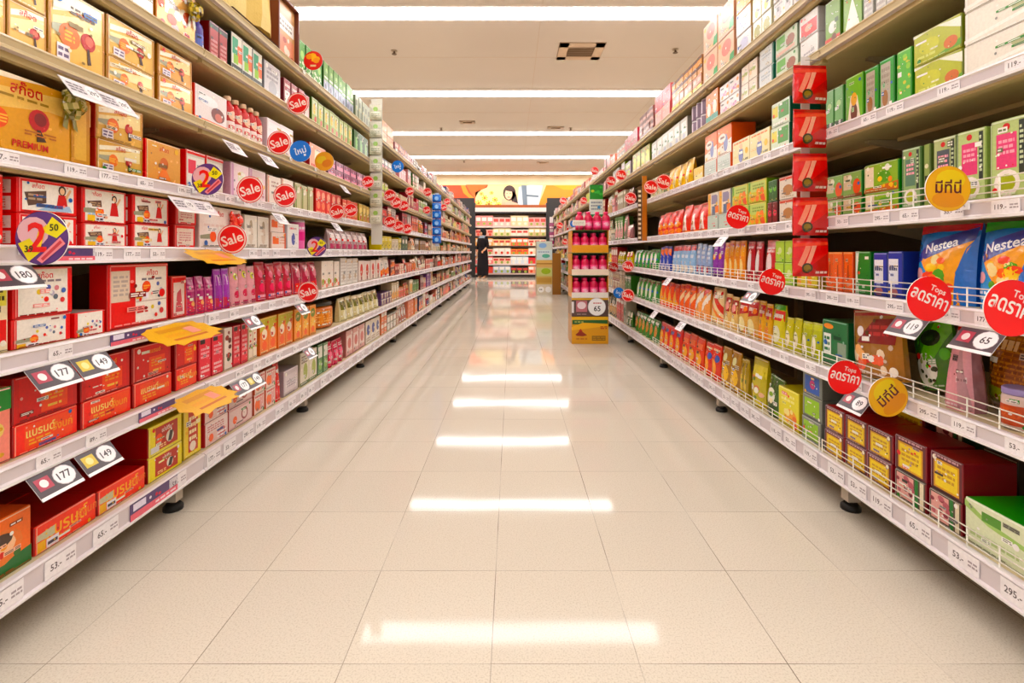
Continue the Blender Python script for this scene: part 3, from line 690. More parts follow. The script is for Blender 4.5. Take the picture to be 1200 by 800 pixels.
# third shelf
G(2, -45, 12, 1, .165, 'carton', 'cream carton with red handbag picture', 'gift_carton', base='f0e0c0', side='c0b090', art=[('r', .5, .12, .95, .42, 'd8200c'), ('r', .55, .6, .95, .9, 'e8dc70'), ('bars', .6, .65, .9, .85, 2, '484020')])
G(2, 15, 86, 1, .178, 'carton', 'white and red carton with coloured dots', 'essence_carton', tiers=2, th=[.37, .63], base='e02014', side='e02014', sart=side_red, top='b8100c', tart=[dict(art=a_dots(True, False)), dict(art=a_dots(False))])
G(2, 88, 124, 1, .062, 'carton', 'low white carton with coloured dots', 'essence_carton', base='e02014', side='e02014', top='b8a8a0', art=a_dots(True, False), d=.18)
G(2, 126, 198, 1, .178, 'carton', 'double panel red and white carton', 'essence_carton', tiers=1, d=.05, base='e02014', side='b8100c', top='b8100c', art=[('r', .05, .42, .33, .9, 'dccab8'), ('bars', .08, .5, .3, .84, 5, 'b8a8a0'), ('r', .42, .05, .96, .95, WHT), ('t', 'สก๊อต', .7, .86, .1, 'd01818', 0, .4), ('bars', .52, .72, .9, .78, 1, '8a8088'), ('c', .6, .62, .1, 'ee5c18'), ('bars', .55, .58, .66, .66, 2, 'f8b860'), ('c', .8, .66, .035, '5868b0'), ('c', .86, .56, .035, 'c8c0d0'), ('c', .82, .46, .035, '606a78'), ('r', .42, .385, .96, .4, 'c8b0a8'), ('bars', .44, .2, .62, .3, 2, 'd03838'), ('c', .7, .28, .035, 'e8d060'), ('c', .82, .32, .035, '5868b0'), ('c', .86, .2, .05, 'd84848'), ('c', .76, .14, .035, 'd83830'), ('r', .42, .44, .52, .56, 'f0c040'), ('r', .53, .43, .62, .53, 'f0ecf4')])
G(2, 201, 219, 1, .135, 'carton', 'narrow red carton with white window', 'essence_carton', base='d8160c', side='a80c08', art=[('r', .12, .08, .85, .85, 'ecd8d0'), ('p', [(.25, .15), (.75, .15), (.6, .7), (.35, .6)], 'c85860')])
G(2, 222, 253, 3, .13, 'pouch', 'magenta collagen pouch', 'beauty_pouch', base='b01c78', art=[('p', [(0, 0), (1, 0), (1, .3), (0, .45)], 'd83858'), ('c', .5, .3, .2, 'f8b078'), ('bars', .1, .6, .9, .8, 2, 'e878b0')])
G(2, 255, 272, 2, .16, 'pouch', 'violet collagen pouch', 'beauty_pouch', base='a038b0', art=[('r', .1, .6, .9, .85, 'e0b0e0'), ('p', [(0, 0), (1, 0), (1, .25), (0, .3)], 'd01858')])
G(2, 274, 303, 3, .165, 'pouch', 'pink pouch with yellow-green flower', 'beauty_pouch', base='e0a0a8', art=[('c', .5, .75, .26, 'c8c838'), ('c', .5, .75, .12, '6a4818'), ('c', .5, .3, .26, 'c82050'), ('r', 0, .02, 1, .12, 'b01850')])
G(2, 304, 345, 4, .17, 'pouch', 'crimson berry pouch', 'beauty_pouch', base='b8143c', art=[('c', .35, .7, .2, 'e06888'), ('c', .7, .6, .16, '781030'), ('c', .4, .35, .24, 'e83860'), ('bars', .1, .08, .9, .2, 1, 'f4b0c0')])
G(2, 347, 375, 3, .17, 'pouch', 'dark rose pouch with red foot', 'beauty_pouch', base='a82040', art=[('r', 0, 0, 1, .35, 'e02c20'), ('c', .5, .65, .26, 'd87890')])
G(2, 377, 398, 3, .16, 'carton', 'white carton with red strawberries', 'berry_carton', base='f0e4d8', side='c0a898', art=[('blobs', .1, .1, .9, .6, 5, .2, ['e0402c', 'f08068', '98a838'], 4)])
G(2, 399, 420, 3, .175, 'carton', 'lacy white carton', 'berry_carton', base='ece6e0', side='b8b0a8', art=[('bars', .1, .1, .9, .9, 7, 'cfc4bc'), ('c', .5, .3, .16, 'c0a890')])
G(2, 421, 446, 4, .15, 'carton', 'white carton with red tulip', 'berry_carton', base='ecdcd4', side='c0a8a0', art=[('e', .5, .55, .22, .3, 'd8402c'), ('r', .4, .05, .6, .25, '9c2820')])
# fourth shelf
G(3, -45, 8, 1, .16, 'carton', 'white and red family carton at the very edge', 'essence_carton', base='e02014', art=[('r', .05, .1, .85, .95, WHT), ('r', .4, .35, .9, .5, 'e8d840'), ('bars', .1, .6, .8, .9, 3, '9c9488')], d=.14)
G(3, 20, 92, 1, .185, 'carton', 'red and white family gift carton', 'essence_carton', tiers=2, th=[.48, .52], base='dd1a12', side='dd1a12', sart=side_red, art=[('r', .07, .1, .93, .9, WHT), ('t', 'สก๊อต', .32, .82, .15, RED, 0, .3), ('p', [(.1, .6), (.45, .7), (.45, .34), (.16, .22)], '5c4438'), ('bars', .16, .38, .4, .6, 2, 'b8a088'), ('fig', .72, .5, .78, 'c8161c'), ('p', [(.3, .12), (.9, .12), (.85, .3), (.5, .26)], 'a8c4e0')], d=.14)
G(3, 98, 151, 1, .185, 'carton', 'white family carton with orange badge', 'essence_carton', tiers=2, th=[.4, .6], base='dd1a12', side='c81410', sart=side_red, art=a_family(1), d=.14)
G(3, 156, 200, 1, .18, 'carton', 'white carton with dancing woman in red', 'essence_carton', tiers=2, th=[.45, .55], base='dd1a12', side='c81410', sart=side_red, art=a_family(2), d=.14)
G(3, 206, 231, 1, .15, 'carton', 'small red carton with cream text window', 'essence_carton', tiers=2, base='dd1a12', side='b01410', art=[('r', .1, .12, .9, .86, 'f4e8dc'), ('bars', .22, .3, .78, .72, 4, 'd8a0a0')], d=.12)
G(3, 234, 284, 1, .152, 'carton', 'large white gift carton with red bow', 'gift_box', base='f4e6e0', side='d8c0bc', art=[('t', 'สก๊อต', .45, .84, .13, 'e04040'), ('p', [(.02, .3), (.3, .36), (.3, .22), (.02, .22)], '9c9c84'), ('c', .3, .28, .13, 'ee6018'), ('bars', .1, .5, .6, .6, 1, 'e8d0c8')], bow=('e0382c', 'f06050', .038, .74, .7), d=.14)
G(3, 287, 316, 2, .138, 'carton', 'ivory skincare carton with slim figure', 'beauty_carton', base='f0e8de', side='c8bcae', art=[('e', .5, .7, .12, .16, 'b0a088'), ('e', .5, .4, .18, .26, 'e0d0c0'), ('bars', .2, .06, .8, .16, 1, 'a89888')], d=.1)
G(3, 318, 335, 1, .155, 'carton', 'white carton with orange corner', 'beauty_carton', tiers=2, base='f6e4dc', side='d8b8a8', art=[('r', .08, .3, .5, .75, 'ee7028'), ('bars', .55, .3, .9, .8, 3, 'e0a890'), ('r', .9, 0, 1, 1, 'e06848')], d=.1)
G(3, 337, 351, 1, .125, 'carton', 'white carton with blue bottle picture', 'beauty_carton', base='f0ecea', side='c8c0c8', art=[('e', .5, .4, .16, .24, '4858a0'), ('bars', .2, .75, .8, .88, 1, 'e06070')], d=.1)
G(3, 353, 361, 1, .18, 'tube', 'pink and white upright tube', 'beauty_tube', base='e070a8', art=[('r', .1, .3, .9, .6, 'd82080'), ('bars', .2, .65, .8, .8, 1, 'f8e0ec')])
G(3, 388, 432, 7, .13, 'pouch', 'grey rose sachet pack', 'beauty_pouch', base='b89ca0', art=[('r', .15, .45, .85, .8, 'ecdcdc'), ('r', .1, .05, .9, .3, 'b84868')])
# fifth shelf
G(4, -40, 108, 1, .172, 'carton', 'large gold premium gift box with gold-green bow', 'gift_box', base='e0a44c', side='b87a2c', top='c08838', mat='gold_card', art=a_premium(), bow=('d8cc90', '8a8438', .036, .77, .84), d=.2, detail=False)
G(4, 112, 168, 1, .19, 'carton', 'gold carton with red fruit emblem', 'gift_carton', tiers=2, th=[.45, .55], base='dcae60', side='c83a18', top='b88838', mat='gold_card', art=a_gold(), d=.15)
G(4, 171, 213, 1, .125, 'carton', 'tan carton with red side', 'gift_carton', base='dfa45c', side='e0321c', top='d8a058', mat='gold_card', art=[('t', 'สก๊อต', .5, .84, .13, 'c85028'), ('e', .5, .48, .12, .16, 'c86838'), ('p', [(.3, .1), (.7, .1), (.56, .34), (.44, .34)], 'f08848')], d=.15)
G(4, 218, 262, 2, .13, 'carton', 'silver and red carton', 'gift_carton', base='d8d0c4', side='c81c14', top='d81c14', art=[('r', .08, .12, .92, .84, 'e8e2da'), ('r', .1, .4, .5, .76, 'd83850'), ('bars', .55, .3, .9, .7, 3, 'a0a098'), ('r', 0, .9, 1, 1, 'd81c14')], d=.12)
G(4, 270, 312, 2, .135, 'carton', 'pale pink and lilac carton', 'beauty_carton', base='f2dce0', side='c8a0b0', art=[('r', .04, 0, .16, 1, 'd8a8c8'), ('e', .6, .6, .22, .2, 'e8e8d0'), ('bars', .3, .15, .9, .35, 2, 'd09098')], d=.12)
G(4, 314, 344, 2, .135, 'carton', 'white carton with salmon stripe', 'beauty_carton', base='f4e8e0', side='d0b0a0', art=[('r', .03, 0, .12, 1, 'e89878'), ('bars', .3, .6, .8, .85, 2, 'b08880'), ('e', .6, .35, .2, .2, 'e8c8b8')], d=.12)
G(4, 346, 368, 3, .135, 'carton', 'beige-green herbal carton', 'herbal_carton', base='c8c49c', side='908c60', art=[('r', .1, 0, .3, .9, '7c8c48'), ('c', .6, .75, .2, 'e8e4d0')], d=.1)
G(4, 370, 400, 5, .14, 'carton', 'scarlet carton with cream badges', 'red_carton', base='e02c1c', side='b01c10', art=[('c', .5, .75, .3, 'f6b8a0'), ('c', .5, .35, .28, 'f89070'), ('bars', .15, .05, .85, .14, 1, 'f8d0b0')], d=.1)
G(4, 402, 420, 4, .13, 'carton', 'orange-red carton', 'red_carton', base='d84828', side='a83018', art=[('r', .15, .2, .85, .5, 'e8a058'), ('bars', .1, .6, .9, .85, 2, 'f8d0b0')], d=.1)
G(4, 421, 433, 3, .13, 'carton', 'mustard yellow carton', 'red_carton', base='c8a838', side='907820', art=[('r', .15, .5, .85, .8, 'f0dc90'), ('c', .5, .25, .2, 'b03020')], d=.1)
# sixth shelf
G(5, -45, 7, 1, .19, 'carton', 'gold carton with orange badge, cut by the view edge', 'gift_carton', tiers=2, base='e0b468', side='b88838', mat='gold_card', art=a_gold(), d=.14)
G(5, 9, 55, 1, .19, 'carton', 'gold carton with pink flower emblem', 'gift_carton', tiers=2, base='e0b468', side='b88838', mat='gold_card', art=a_gold('สก๊อต', False), d=.14)
G(5, 58, 124, 1, .185, 'carton', 'broad gold and white carton with swirl', 'gift_carton', tiers=1, base='e2b868', side='c08c40', mat='gold_card', art=a_gold() + [('p', [(.06, .7), (.6, .8), (.94, .96), (.06, .96)], 'faf2de'), ('bars', .35, .72, .8, .84, 2, '504038')], d=.14)
G(5, 126, 183, 1, .188, 'carton', 'gold carton with crimson circle', 'gift_carton', tiers=2, th=[.42, .58], base='dcb060', side='b88838', mat='gold_card', art=a_gold(), d=.14)
G(5, 185, 226, 1, .188, 'carton', 'deep gold carton with orange seal', 'gift_carton', tiers=2, base='d69a48', side='a87028', mat='gold_card', art=a_gold(), d=.14)
G(5, 229, 268, 1, .13, 'carton', 'silver-white carton with red side', 'gift_carton', base='e6dcdc', side='d8401c', art=[('r', 0, 0, 1, .16, 'ee6828'), ('e', .4, .68, .3, .14, 'f8f4f6'), ('e', .7, .4, .22, .2, '70302c'), ('e', .72, .34, .12, .12, 'c86858')], d=.12)
G(5, 270, 311, 5, .155, 'bottle', 'red and white tonic bottle', 'tonic_bottle', base='c01c20', lid='e8c8a8', art=[('r', .1, .1, .9, .36, 'f4e4e0'), ('e', .5, .5, .3, .12, 'f0c8b0'), ('bars', .2, .15, .8, .3, 1, 'c82028')])
G(5, 313, 345, 2, .15, 'carton', 'plain pearl white carton', 'beauty_carton', base='ece2e6', side='d0bcc0', art=[('r', .1, .7, .9, .9, 'f6f0f2'), ('bars', .2, .1, .6, .2, 1, 'b8a0a8')], d=.12)
G(5, 363, 382, 1, .14, 'carton', 'salmon carton with red side', 'gift_carton', base='f0a080', side='8c1418', art=[('r', .3, .4, .7, .8, 'f8e8c8'), ('bars', .1, .1, .9, .25, 1, 'd84828')], d=.12)
G(5, 385, 432, 6, .11, 'carton', 'plum and pink sachet carton', 'beauty_carton', tiers=2, base='8c3c68', side='582040', art=[('r', .1, .1, .9, .5, 'e898b8'), ('c', .5, .7, .2, 'c8c0e0')], d=.1)
# seventh shelf
G(6, 144, 182, 1, .17, 'carton', 'white and gold gift box up high', 'gift_box', base='ecdcc0', side='b87a3c', mat='gold_card', art=[('r', .06, .1, .94, .94, 'f8f0e4'), ('bars', .2, .3, .8, .7, 3, 'd8b880')], d=.14)
G(6, 185, 231, 1, .18, 'carton', 'gold picture gift box with gold-green bow', 'gift_box', base='e4b070', side='c07838', mat='gold_card', art=[('blobs', .1, .1, .8, .7, 12, .12, ['f8f0e0', 'e8b080', 'c85030', 'f0d8b0', 'b8a8a8'], 12), ('r', .2, .35, .4, .7, 'f8f4f0'), ('c', .3, .75, .1, 'e86828')], bow=('d0b840', '8a7828', .036, .85, .7), d=.14)
G(6, 233, 243, 1, .13, 'bottle', 'purple-blue bottle with pale cap', 'tonic_bottle', base='4a3c98', lid='e8dcc8', art=[('r', .1, .2, .9, .5, '6878c8')])
G(6, 247, 268, 2, .14, 'carton', 'dark red carton with black lid band', 'red_carton', base='a81c24', side='6c1014', art=[('r', 0, .84, 1, 1, '1c1818'), ('bars', .15, .15, .85, .6, 4, 'd89898')], d=.12)
G(6, 271, 309, 3, .16, 'carton', 'white pack with black foot and colour window', 'coffee_carton', base='e8e8dc', side='202820', art=[('r', 0, 0, 1, .25, '182420'), ('bars', .15, .06, .85, .18, 2, 'e0e8dc'), ('r', .1, .5, .6, .9, '18a078'), ('r', .55, .35, .95, .75, 'f0702c'), ('r', .2, .28, .6, .5, '98c840')], tart=None, d=.12)
G(6, 311, 330, 1, .155, 'carton', 'silver-grey carton', 'coffee_carton', base='d0ccd0', side='8c888c', art=[('bars', .15, .5, .85, .9, 3, '9c98a0'), ('c', .5, .28, .25, 'b0b0b8')], d=.12)
G(6, 334, 364, 4, .14, 'carton', 'dusty red carton with white label', 'red_carton', base='a83840', side='702028', art=[('r', .15, .15, .85, .6, 'f0dcd8'), ('bars', .15, .7, .85, .88, 1, 'f0c8c0')], d=.12)
G(6, 366, 413, 8, .15, 'carton', 'lime and leaf-green carton', 'herbal_carton', base='a8b860', side='486828', art=[('r', .1, .4, .9, .9, 'd0d8a0'), ('e', .4, .6, .2, .2, 'e8c840'), ('c', .6, .25, .2, 'c84830'), ('r', 0, 0, 1, .08, '3c7030')], d=.12)
G(6, 415, 432, 3, .15, 'carton', 'dark green carton with pale stripe', 'herbal_carton', base='2c6428', side='1c4418', art=[('r', .3, .1, .7, .7, 'a8d890')], d=.12)
# eighth shelf
G(7, 352, 378, 4, .175, 'carton', 'green carton with leaf picture', 'herbal_carton', base='58a044', side='2c6428', art=[('c', .5, .6, .3, 'b0d880'), ('blobs', .1, .1, .9, .4, 6, .16, ['d8e8b0', '2c7028', 'f0f0d8'], 3)], d=.12)
G(7, 380, 415, 7, .19, 'carton', 'green-topped carton with blue-grey foot', 'herbal_carton', base='78a858', side='3c6830', art=[('r', 0, 0, 1, .45, '98a0b8'), ('c', .4, .25, .2, '585070'), ('c', .6, .75, .2, 'b8d890'), ('r', .1, .5, .9, .56, 'e8e8e0')], d=.12)
G(7, 417, 435, 5, .18, 'carton', 'grey-green carton with dark squares', 'herbal_carton', base='b8c0a8', side='707860', art=[('r', .15, .6, .5, .8, '606858'), ('r', .5, .2, .85, .45, '707868'), ('bars', .1, .05, .9, .15, 1, 'f0f0e8')], d=.12)
G(7, 446, 461, 2, .19, 'carton', 'orange-tan carton', 'gift_carton', tiers=2, base='dc9860', side='a86838', art=[('p', [(0, .3), (1, .7), (1, .4), (0, 0)], 'e8b888')], d=.12)
# hamper and glazed gift case on top
def hamper():
    Y0, Y1 = Yat(262), Yat(325); o = empty('gift_hamper', (-1.205, (Y0 + Y1) / 2, LZ[7] + .005), 0)
    hw = (Y1 - Y0) / 2 * .96
    m = MB(); rr = random.Random(4); n = 28; prof = [(.98, 0), (1.0, .05), (.97, .14), (.92, .24), (.8, .33), (.55, .39), (.28, .43), (.16, .47)]
    base = len(m.v)
    rows = []
    for r, z in prof:
        row = []
        for k in range(n):
            a = 2 * PI * k / n; q = r * (1 + .05 * math.sin(a * 5 + z * 14) * (1 - r * .4) + .03 * math.sin(a * 11 + 2))
            ca, sa = math.cos(a), math.sin(a); sq = 1 / max(abs(ca), abs(sa)) ** .55
            row.append((ca * q * .165 * sq, sa * q * hw * .94 * sq, .02 + z * 1.1 + .012 * math.sin(a * 3)))
        rows.append(row)
    for i in range(len(rows) - 1):
        for k in range(n):
            m.face([rows[i][k], rows[i][(k + 1) % n], rows[i + 1][(k + 1) % n], rows[i + 1][k]], 'dcc080' if (k // 2) % 3 else 'e8d49c', True)
    m.face(rows[0][::-1], 'b89858')
    kid(o, m.obj('wrapping_cloth', 'cloth'))
    m = MB(); m.box(-.15, -hw * .9, 0, .155, hw * .9, .018, '3c2214', .004); kid(o, m.obj('tray', 'cloth'))
    t = bow_mb(.06, 'f0dca8', 'c8a860').obj('bow', 'cloth'); t.location = (.02, 0, .56); t.rotation_euler = (0, 0, PI / 2); kid(o, t)
    finish(o, 'big hamper wrapped in pale gold cloth on top of the gift-box rack', 'gift hamper')
hamper()
def glass_case():
    Y0, Y1 = Yat(327), Yat(351); w = Y1 - Y0; h = .3
    o = empty('wooden_gift_case', (-XP, (Y0 + Y1) / 2, LZ[7] + .001), PI / 2)
    m = MB(); br = '6a3424'
    for a in ((-w / 2, 0, 0, -w / 2 + .012, .05, h), (w / 2 - .012, 0, 0, w / 2, .05, h), (-w / 2 + .012, 0, 0, w / 2 - .012, .05, .012), (-w / 2 + .012, 0, h - .012, w / 2 - .012, .05, h), (-w / 2 + .012, .045, .012, w / 2 - .012, .05, h - .012)): m.box(*a, br, .002)
    kid(o, m.obj('frame', 'plastic'))
    m = MB(); m.box(-w / 2 + .013, .02, .013, w / 2 - .013, .03, h - .013, 'c89868')
    S = lambda u, v, oo: (u - w / 2, .02 - oo, v)
    m.art(S, w, h, [('r', .1, .5, .9, .72, 'f6f0ea'), ('bars', .2, .54, .8, .68, 2, '807068'), ('r', .1, .1, .9, .42, 'd88868'), ('blobs', .15, .12, .85, .4, 7, .08, ['b04830', 'f0c8a0', 'e8e0d0'], 2), ('r', .1, .78, .9, .92, 'd8a878')])
    kid(o, m.obj('inner_card', 'printed_card'))
    finish(o, 'dark red wooden gift case with white label, beside the cloth-wrapped hamper', 'gift case')
glass_case()

# ---------------------------------------------------------------- goods on the tea-and-noodle rack
# first shelf
K(0, 1290, 1206, 1, .15, 'carton', 'pink and red carton past the view edge', 'noodle_carton', base='e88878', side='c04030', art=[('c', .4, .4, .2, 'c8c0c8')])
K(0, 1203, 1130, 1, .105, 'carton', 'green and white rice-cake carton', 'noodle_carton', base='dfe4c4', side='3c8c34', top='2c8c28', d=.2, art=[('p', [(0, .8), (.4, .6), (1, .5), (1, .6), (.4, .7), (0, .95)], 'a8c878'), ('r', .3, .66, .62, .86, '5c9040'), ('bars', .1, .2, .9, .4, 1, 'b8c890')])
K(0, 1190, 1140, 1, .17, 'carton', 'dark carton with lime label, behind the green one', 'noodle_carton', yy=(1.235, 1.33), base='3c2c1c', side='2c2014', d=.1, off=.16, art=[('r', .15, .2, .85, .7, 'c8d028'), ('bars', .4, .3, .6, .6, 3, '484020')])
K(0, 1140, 1095, 1, .215, 'carton', 'pink-flower carton standing behind the maroon ones', 'dessert_carton', yy=(1.385, 1.485), base='5a4a3c', side='2c4c30', d=.1, off=.16, art=a_flower())
K(0, 1090, 1040, 1, .245, 'carton', 'tall yellow-window carton standing behind the maroon ones', 'dessert_carton', yy=(1.51, 1.64), base='6c1c28', side='4c141c', d=.1, off=.16, art=a_maroon())
G(2, 80, 120, 2, .12, 'carton', 'red carton deep in the gap', 'essence_carton', yy=(1.30, 1.50), base='b81410', side='7c0c08', d=.1, off=.25, art=[('r', .1, .2, .5, .8, 'e8dcd4')])
for nm, a, b_ in (('next to the green one', 1127, 1088), ('further from the green one', 1085, 1048)):
    K(0, a, b_, 1, .175, 'carton', 'maroon carton', 'dessert_carton', tiers=2, th=[.45, .55], base='5c1c28', side='7a1c24', top='8c1820', tart=[dict(art=a_flower(), base='5a4a3c', top='4a3c30'), dict(art=a_maroon())], d=.13, extra=', ' + nm)
K(0, 1045, 966, 3, .16, 'carton', 'dark red carton with yellow window', 'dessert_carton', tiers=2, base='5c1c28', side='8c2028', top='a01820', sart=[('r', .15, .1, .85, .8, 'e8d0c8'), ('bars', .2, .2, .8, .6, 3, 'a88078')], d=.15, art=a_maroon())
K(0, 962, 939, 1, .245, 'carton', 'square box with plain centre', 'dessert_carton', tiers=3, base='7c8078', side='60645c', tart=[dict(art=[('r', .1, .12, .86, .86, '98c418')]), dict(art=[('r', .1, .12, .86, .86, '9cc81c')]), dict(art=[('r', .1, .12, .86, .86, '2c58b0'), ('c', .5, .5, .2, 'c03878')])], d=.14)
K(0, 936, 912, 1, .148, 'carton', 'bright yellow soup carton', 'noodle_carton', base='e8dc1c', side='b8a818', art=[('e', .6, .3, .3, .2, 'f0a828'), ('bars', .15, .65, .8, .88, 2, 'f8f0a0'), ('blobs', .3, .15, .9, .45, 6, .1, ['e87820', 'f8e8a0', 'c8a020'], 6)], d=.15)
K(0, 910, 894, 1, .16, 'pouch', 'dark green crisp pouch leaning over the yellow carton', 'snack_pouch', base='3c5c24', art=[('e', .4, .5, .3, .2, 'e8e4d0'), ('blobs', .1, .1, .9, .6, 8, .12, ['7ca030', 'e8d8b0', '284418'], 2)], lean=.08)
K(0, 892, 876, 1, .21, 'pouch', 'yellow-green seaweed pouch', 'snack_pouch', base='c0b038', art=[('r', 0, .62, 1, .86, 'e0d060'), ('blobs', .1, .1, .9, .6, 12, .14, ['5c7828', 'e8b890', 'f4ecd0', 'c87848'], 7)])
K(0, 874, 865, 2, .19, 'pouch', 'thin mustard pouch', 'snack_pouch', base='a88c28', art=[('r', .2, .2, .8, .6, 'e0c040')])
K(0, 863, 842, 2, .2, 'pouch', 'golden brown crisp pouch', 'snack_pouch', base='a87828', art=[('e', .5, .35, .4, .25, 'f0c038'), ('c', .5, .75, .2, 'e0d8a0'), ('blobs', .1, .1, .9, .6, 7, .1, ['d8a040', 'f8e090'], 4)])
K(0, 840, 822, 2, .19, 'pouch', 'red-orange pouch with blue badge', 'snack_pouch', base='d8401c', art=[('e', .4, .3, .34, .28, 'f8a01c'), ('c', .75, .62, .2, '4058a0'), ('bars', .1, .8, .9, .9, 1, 'f8d0a0')])
K(0, 820, 796, 3, .185, 'pouch', 'red crisp pouch with orange circle', 'snack_pouch', base='e04c20', art=[('e', .5, .34, .38, .26, 'f8b02c'), ('r', .1, .65, .9, .82, 'f07850')])
K(0, 795, 771, 4, .18, 'pouch', 'scarlet crisp pouch with amber slices', 'snack_pouch', base='d03418', art=[('e', .5, .4, .36, .3, 'f8a828'), ('r', .2, .72, .8, .84, '6c6090')])
K(0, 769, 743, 6, .17, 'pouch', 'green pouch with brown noodle picture', 'noodle_pouch', base='2c7830', art=[('e', .5, .5, .36, .26, 'c88850'), ('r', .1, .8, .9, .9, 'f0ece0')])
# second shelf
K(1, 1290, 1206, 1, .2, 'pouch', 'brown noodle bag past the view edge', 'noodle_bag', base='a8682c', art=[('bars', .1, .2, .9, .8, 7, 'd09850')])
K(1, 1203, 1142, 1, .215, 'pouch', 'clear bag of tangled brown noodles', 'noodle_bag', base='a8622a', both=True, art=[('bars', .05, .34, .95, .9, 12, 'c88438'), ('bars', .1, .3, .9, .85, 9, '8a4c1c'), ('p', [(0, .12), (1, .02), (1, .26), (0, .34)], '8c9838'), ('r', .05, .0, .5, .12, 'b8a0a0'), ('bars', .3, .7, .6, .9, 1, 'f0c898')], d=.08, off=.078, yy=(1.115, 1.25))
K(1, 1196, 1160, 1, .09, 'jar', 'small clear tub of orange paste with violet cap', 'food_jar', base='d8c0b8', lid='9c8cc0', art=[('r', .05, .12, .95, .6, 'b84c14'), ('e', .5, .4, .3, .14, 'c85a1c')], off=.0)
K(1, 1130, 1097, 1, .235, 'pouch', 'tall pink bag tied with a red top', 'noodle_bag', base='dc9aa4', side='a07078', top='c02028', taper=.62, crimp=.12, art=[('p', [(.25, .86), (.8, .86), (.75, 1), (.3, 1)], 'c81c24'), ('c', .6, .42, .03, '803038'), ('p', [(0, .05), (.1, .05), (.1, .25), (0, .22)], 'c84828'), ('p', [(.7, .02), (1, .02), (.8, .7), (.7, .7)], 'b88890')], d=.07)
K(1, 1098, 1050, 1, .185, 'pouch', 'green and white pouch of seaweed rice leaning over', 'snack_pouch', base='3c7428', art=[('p', [(.35, .3), (1, .8), (1, .98), (.6, .96), (.2, .5)], '6cb828'), ('e', .3, .3, .3, .24, 'eceae0'), ('blobs', .05, .1, .6, .5, 14, .05, ['303c20', '98a870'], 6), ('e', .5, .75, .26, .12, '1c2c1c'), ('c', .8, .5, .12, '58b020')], lean=-.26, d=.04, off=.06)
K(1, 1056, 998, 1, .2, 'pouch', 'brown and dark red prawn cracker pouch leaning over', 'snack_pouch', base='9c6a34', top='a81c14', art=[('p', [(.1, .5), (.5, .86), (.98, .88), (.9, .5)], '7c1418'), ('bars', .4, .6, .8, .8, 2, 'b03030'), ('c', .2, .68, .08, 'f4ecec'), ('blobs', .05, .08, .7, .45, 13, .1, ['f0d8b8', 'e85c2c', 'f8f0e8', 'd03820', 'f0b070'], 8)], lean=-.12, d=.04)
K(1, 992, 962, 1, .155, 'carton', 'green laver carton with white lettering', 'noodle_carton', base='0c6c3c', side='07502c', art=[('r', .05, .25, .35, .7, 'e8ece4'), ('e', .25, .86, .2, .06, 'e89048'), ('r', .62, .06, .95, .55, '8c9c88'), ('bars', .08, .3, .3, .66, 3, '0c6c3c')], d=.12)
K(1, 959, 936, 2, .135, 'pouch', 'lime jelly pouch', 'snack_pouch', base='b0b424', art=[('e', .4, .35, .3, .28, 'f0e8c8'), ('c', .4, .3, .14, 'c8985c'), ('r', 0, .8, 1, .95, 'c8cc50')])
K(1, 934, 917, 2, .135, 'pouch', 'straw yellow jelly pouch', 'snack_pouch', base='c4bc48', art=[('e', .5, .35, .32, .26, 'f0e4c0'), ('c', .5, .35, .14, 'b8a060')])
K(1, 915, 902, 1, .17, 'pouch', 'lime pouch with red title band', 'snack_pouch', base='d8cc58', art=[('r', 0, .62, 1, .86, 'd83020'), ('bars', .1, .66, .9, .82, 1, 'f8f0e0'), ('e', .5, .3, .3, .2, 'f0ecc8'), ('r', 0, .88, 1, 1, '58a030')])
K(1, 901, 886, 2, .175, 'pouch', 'yellow pouch with red band and orange foot', 'snack_pouch', base='e8b040', art=[('r', 0, .6, 1, .9, 'c02c20'), ('bars', .1, .66, .9, .8, 1, 'f8e0d0'), ('r', 0, 0, 1, .4, 'e88c28')])
K(1, 884, 862, 2, .175, 'pouch', 'tan pouch with red arc and rice crackers', 'snack_pouch', base='d8a860', art=[('p', [(0, .5), (1, .6), (1, .95), (0, .9)], 'b82420'), ('bars', .1, .66, .9, .82, 1, 'f8d8c8'), ('e', .5, .28, .34, .2, 'f0e0a8'), ('c', .8, .7, .14, 'f08038')])
K(1, 861, 846, 2, .175, 'pouch', 'beige pouch with dark red top', 'snack_pouch', base='e0b878', art=[('r', 0, .5, 1, .9, '9c2c28'), ('e', .5, .66, .3, .12, 'e89890'), ('c', .5, .26, .3, 'f4e0a8')])
K(1, 843, 830, 1, .195, 'pouch', 'cream pouch with slanting red stripes', 'snack_pouch', base='eed0a0', art=[('p', [(0, .9), (.3, .9), (1, .5), (1, .3)], 'c83828'), ('p', [(0, .6), (.2, .6), (1, .2), (1, .1)], 'e87848'), ('e', .5, .25, .3, .16, 'e8c070')])
K(1, 828, 812, 2, .185, 'pouch', 'white and orange striped pouch', 'snack_pouch', base='f0a060', art=[('p', [(0, .4), (1, .9), (1, .7), (0, .1)], 'f8ecdc'), ('p', [(0, .9), (.4, 1), (1, 1), (1, .96), (0, .7)], 'd83c18')])
K(1, 811, 793, 3, .185, 'pouch', 'orange pouch with cream swirl', 'snack_pouch', base='e86420', art=[('p', [(0, .3), (1, .8), (1, .6), (0, .05)], 'f8d0a0'), ('r', 0, .85, 1, .96, 'c02c14')])
K(1, 792, 771, 4, .18, 'pouch', 'orange-red pouch with yellow wedge', 'snack_pouch', base='e85420', art=[('p', [(0, .1), (1, .2), (.5, .8)], 'f8b040'), ('r', 0, .85, 1, .96, 'b82814')])
K(1, 769, 745, 5, .17, 'pouch', 'green bean-noodle pouch with white band', 'noodle_pouch', base='3c8440', art=[('e', .5, .45, .26, .34, 'dcecd0'), ('r', 0, .84, 1, .95, '1c5428')])
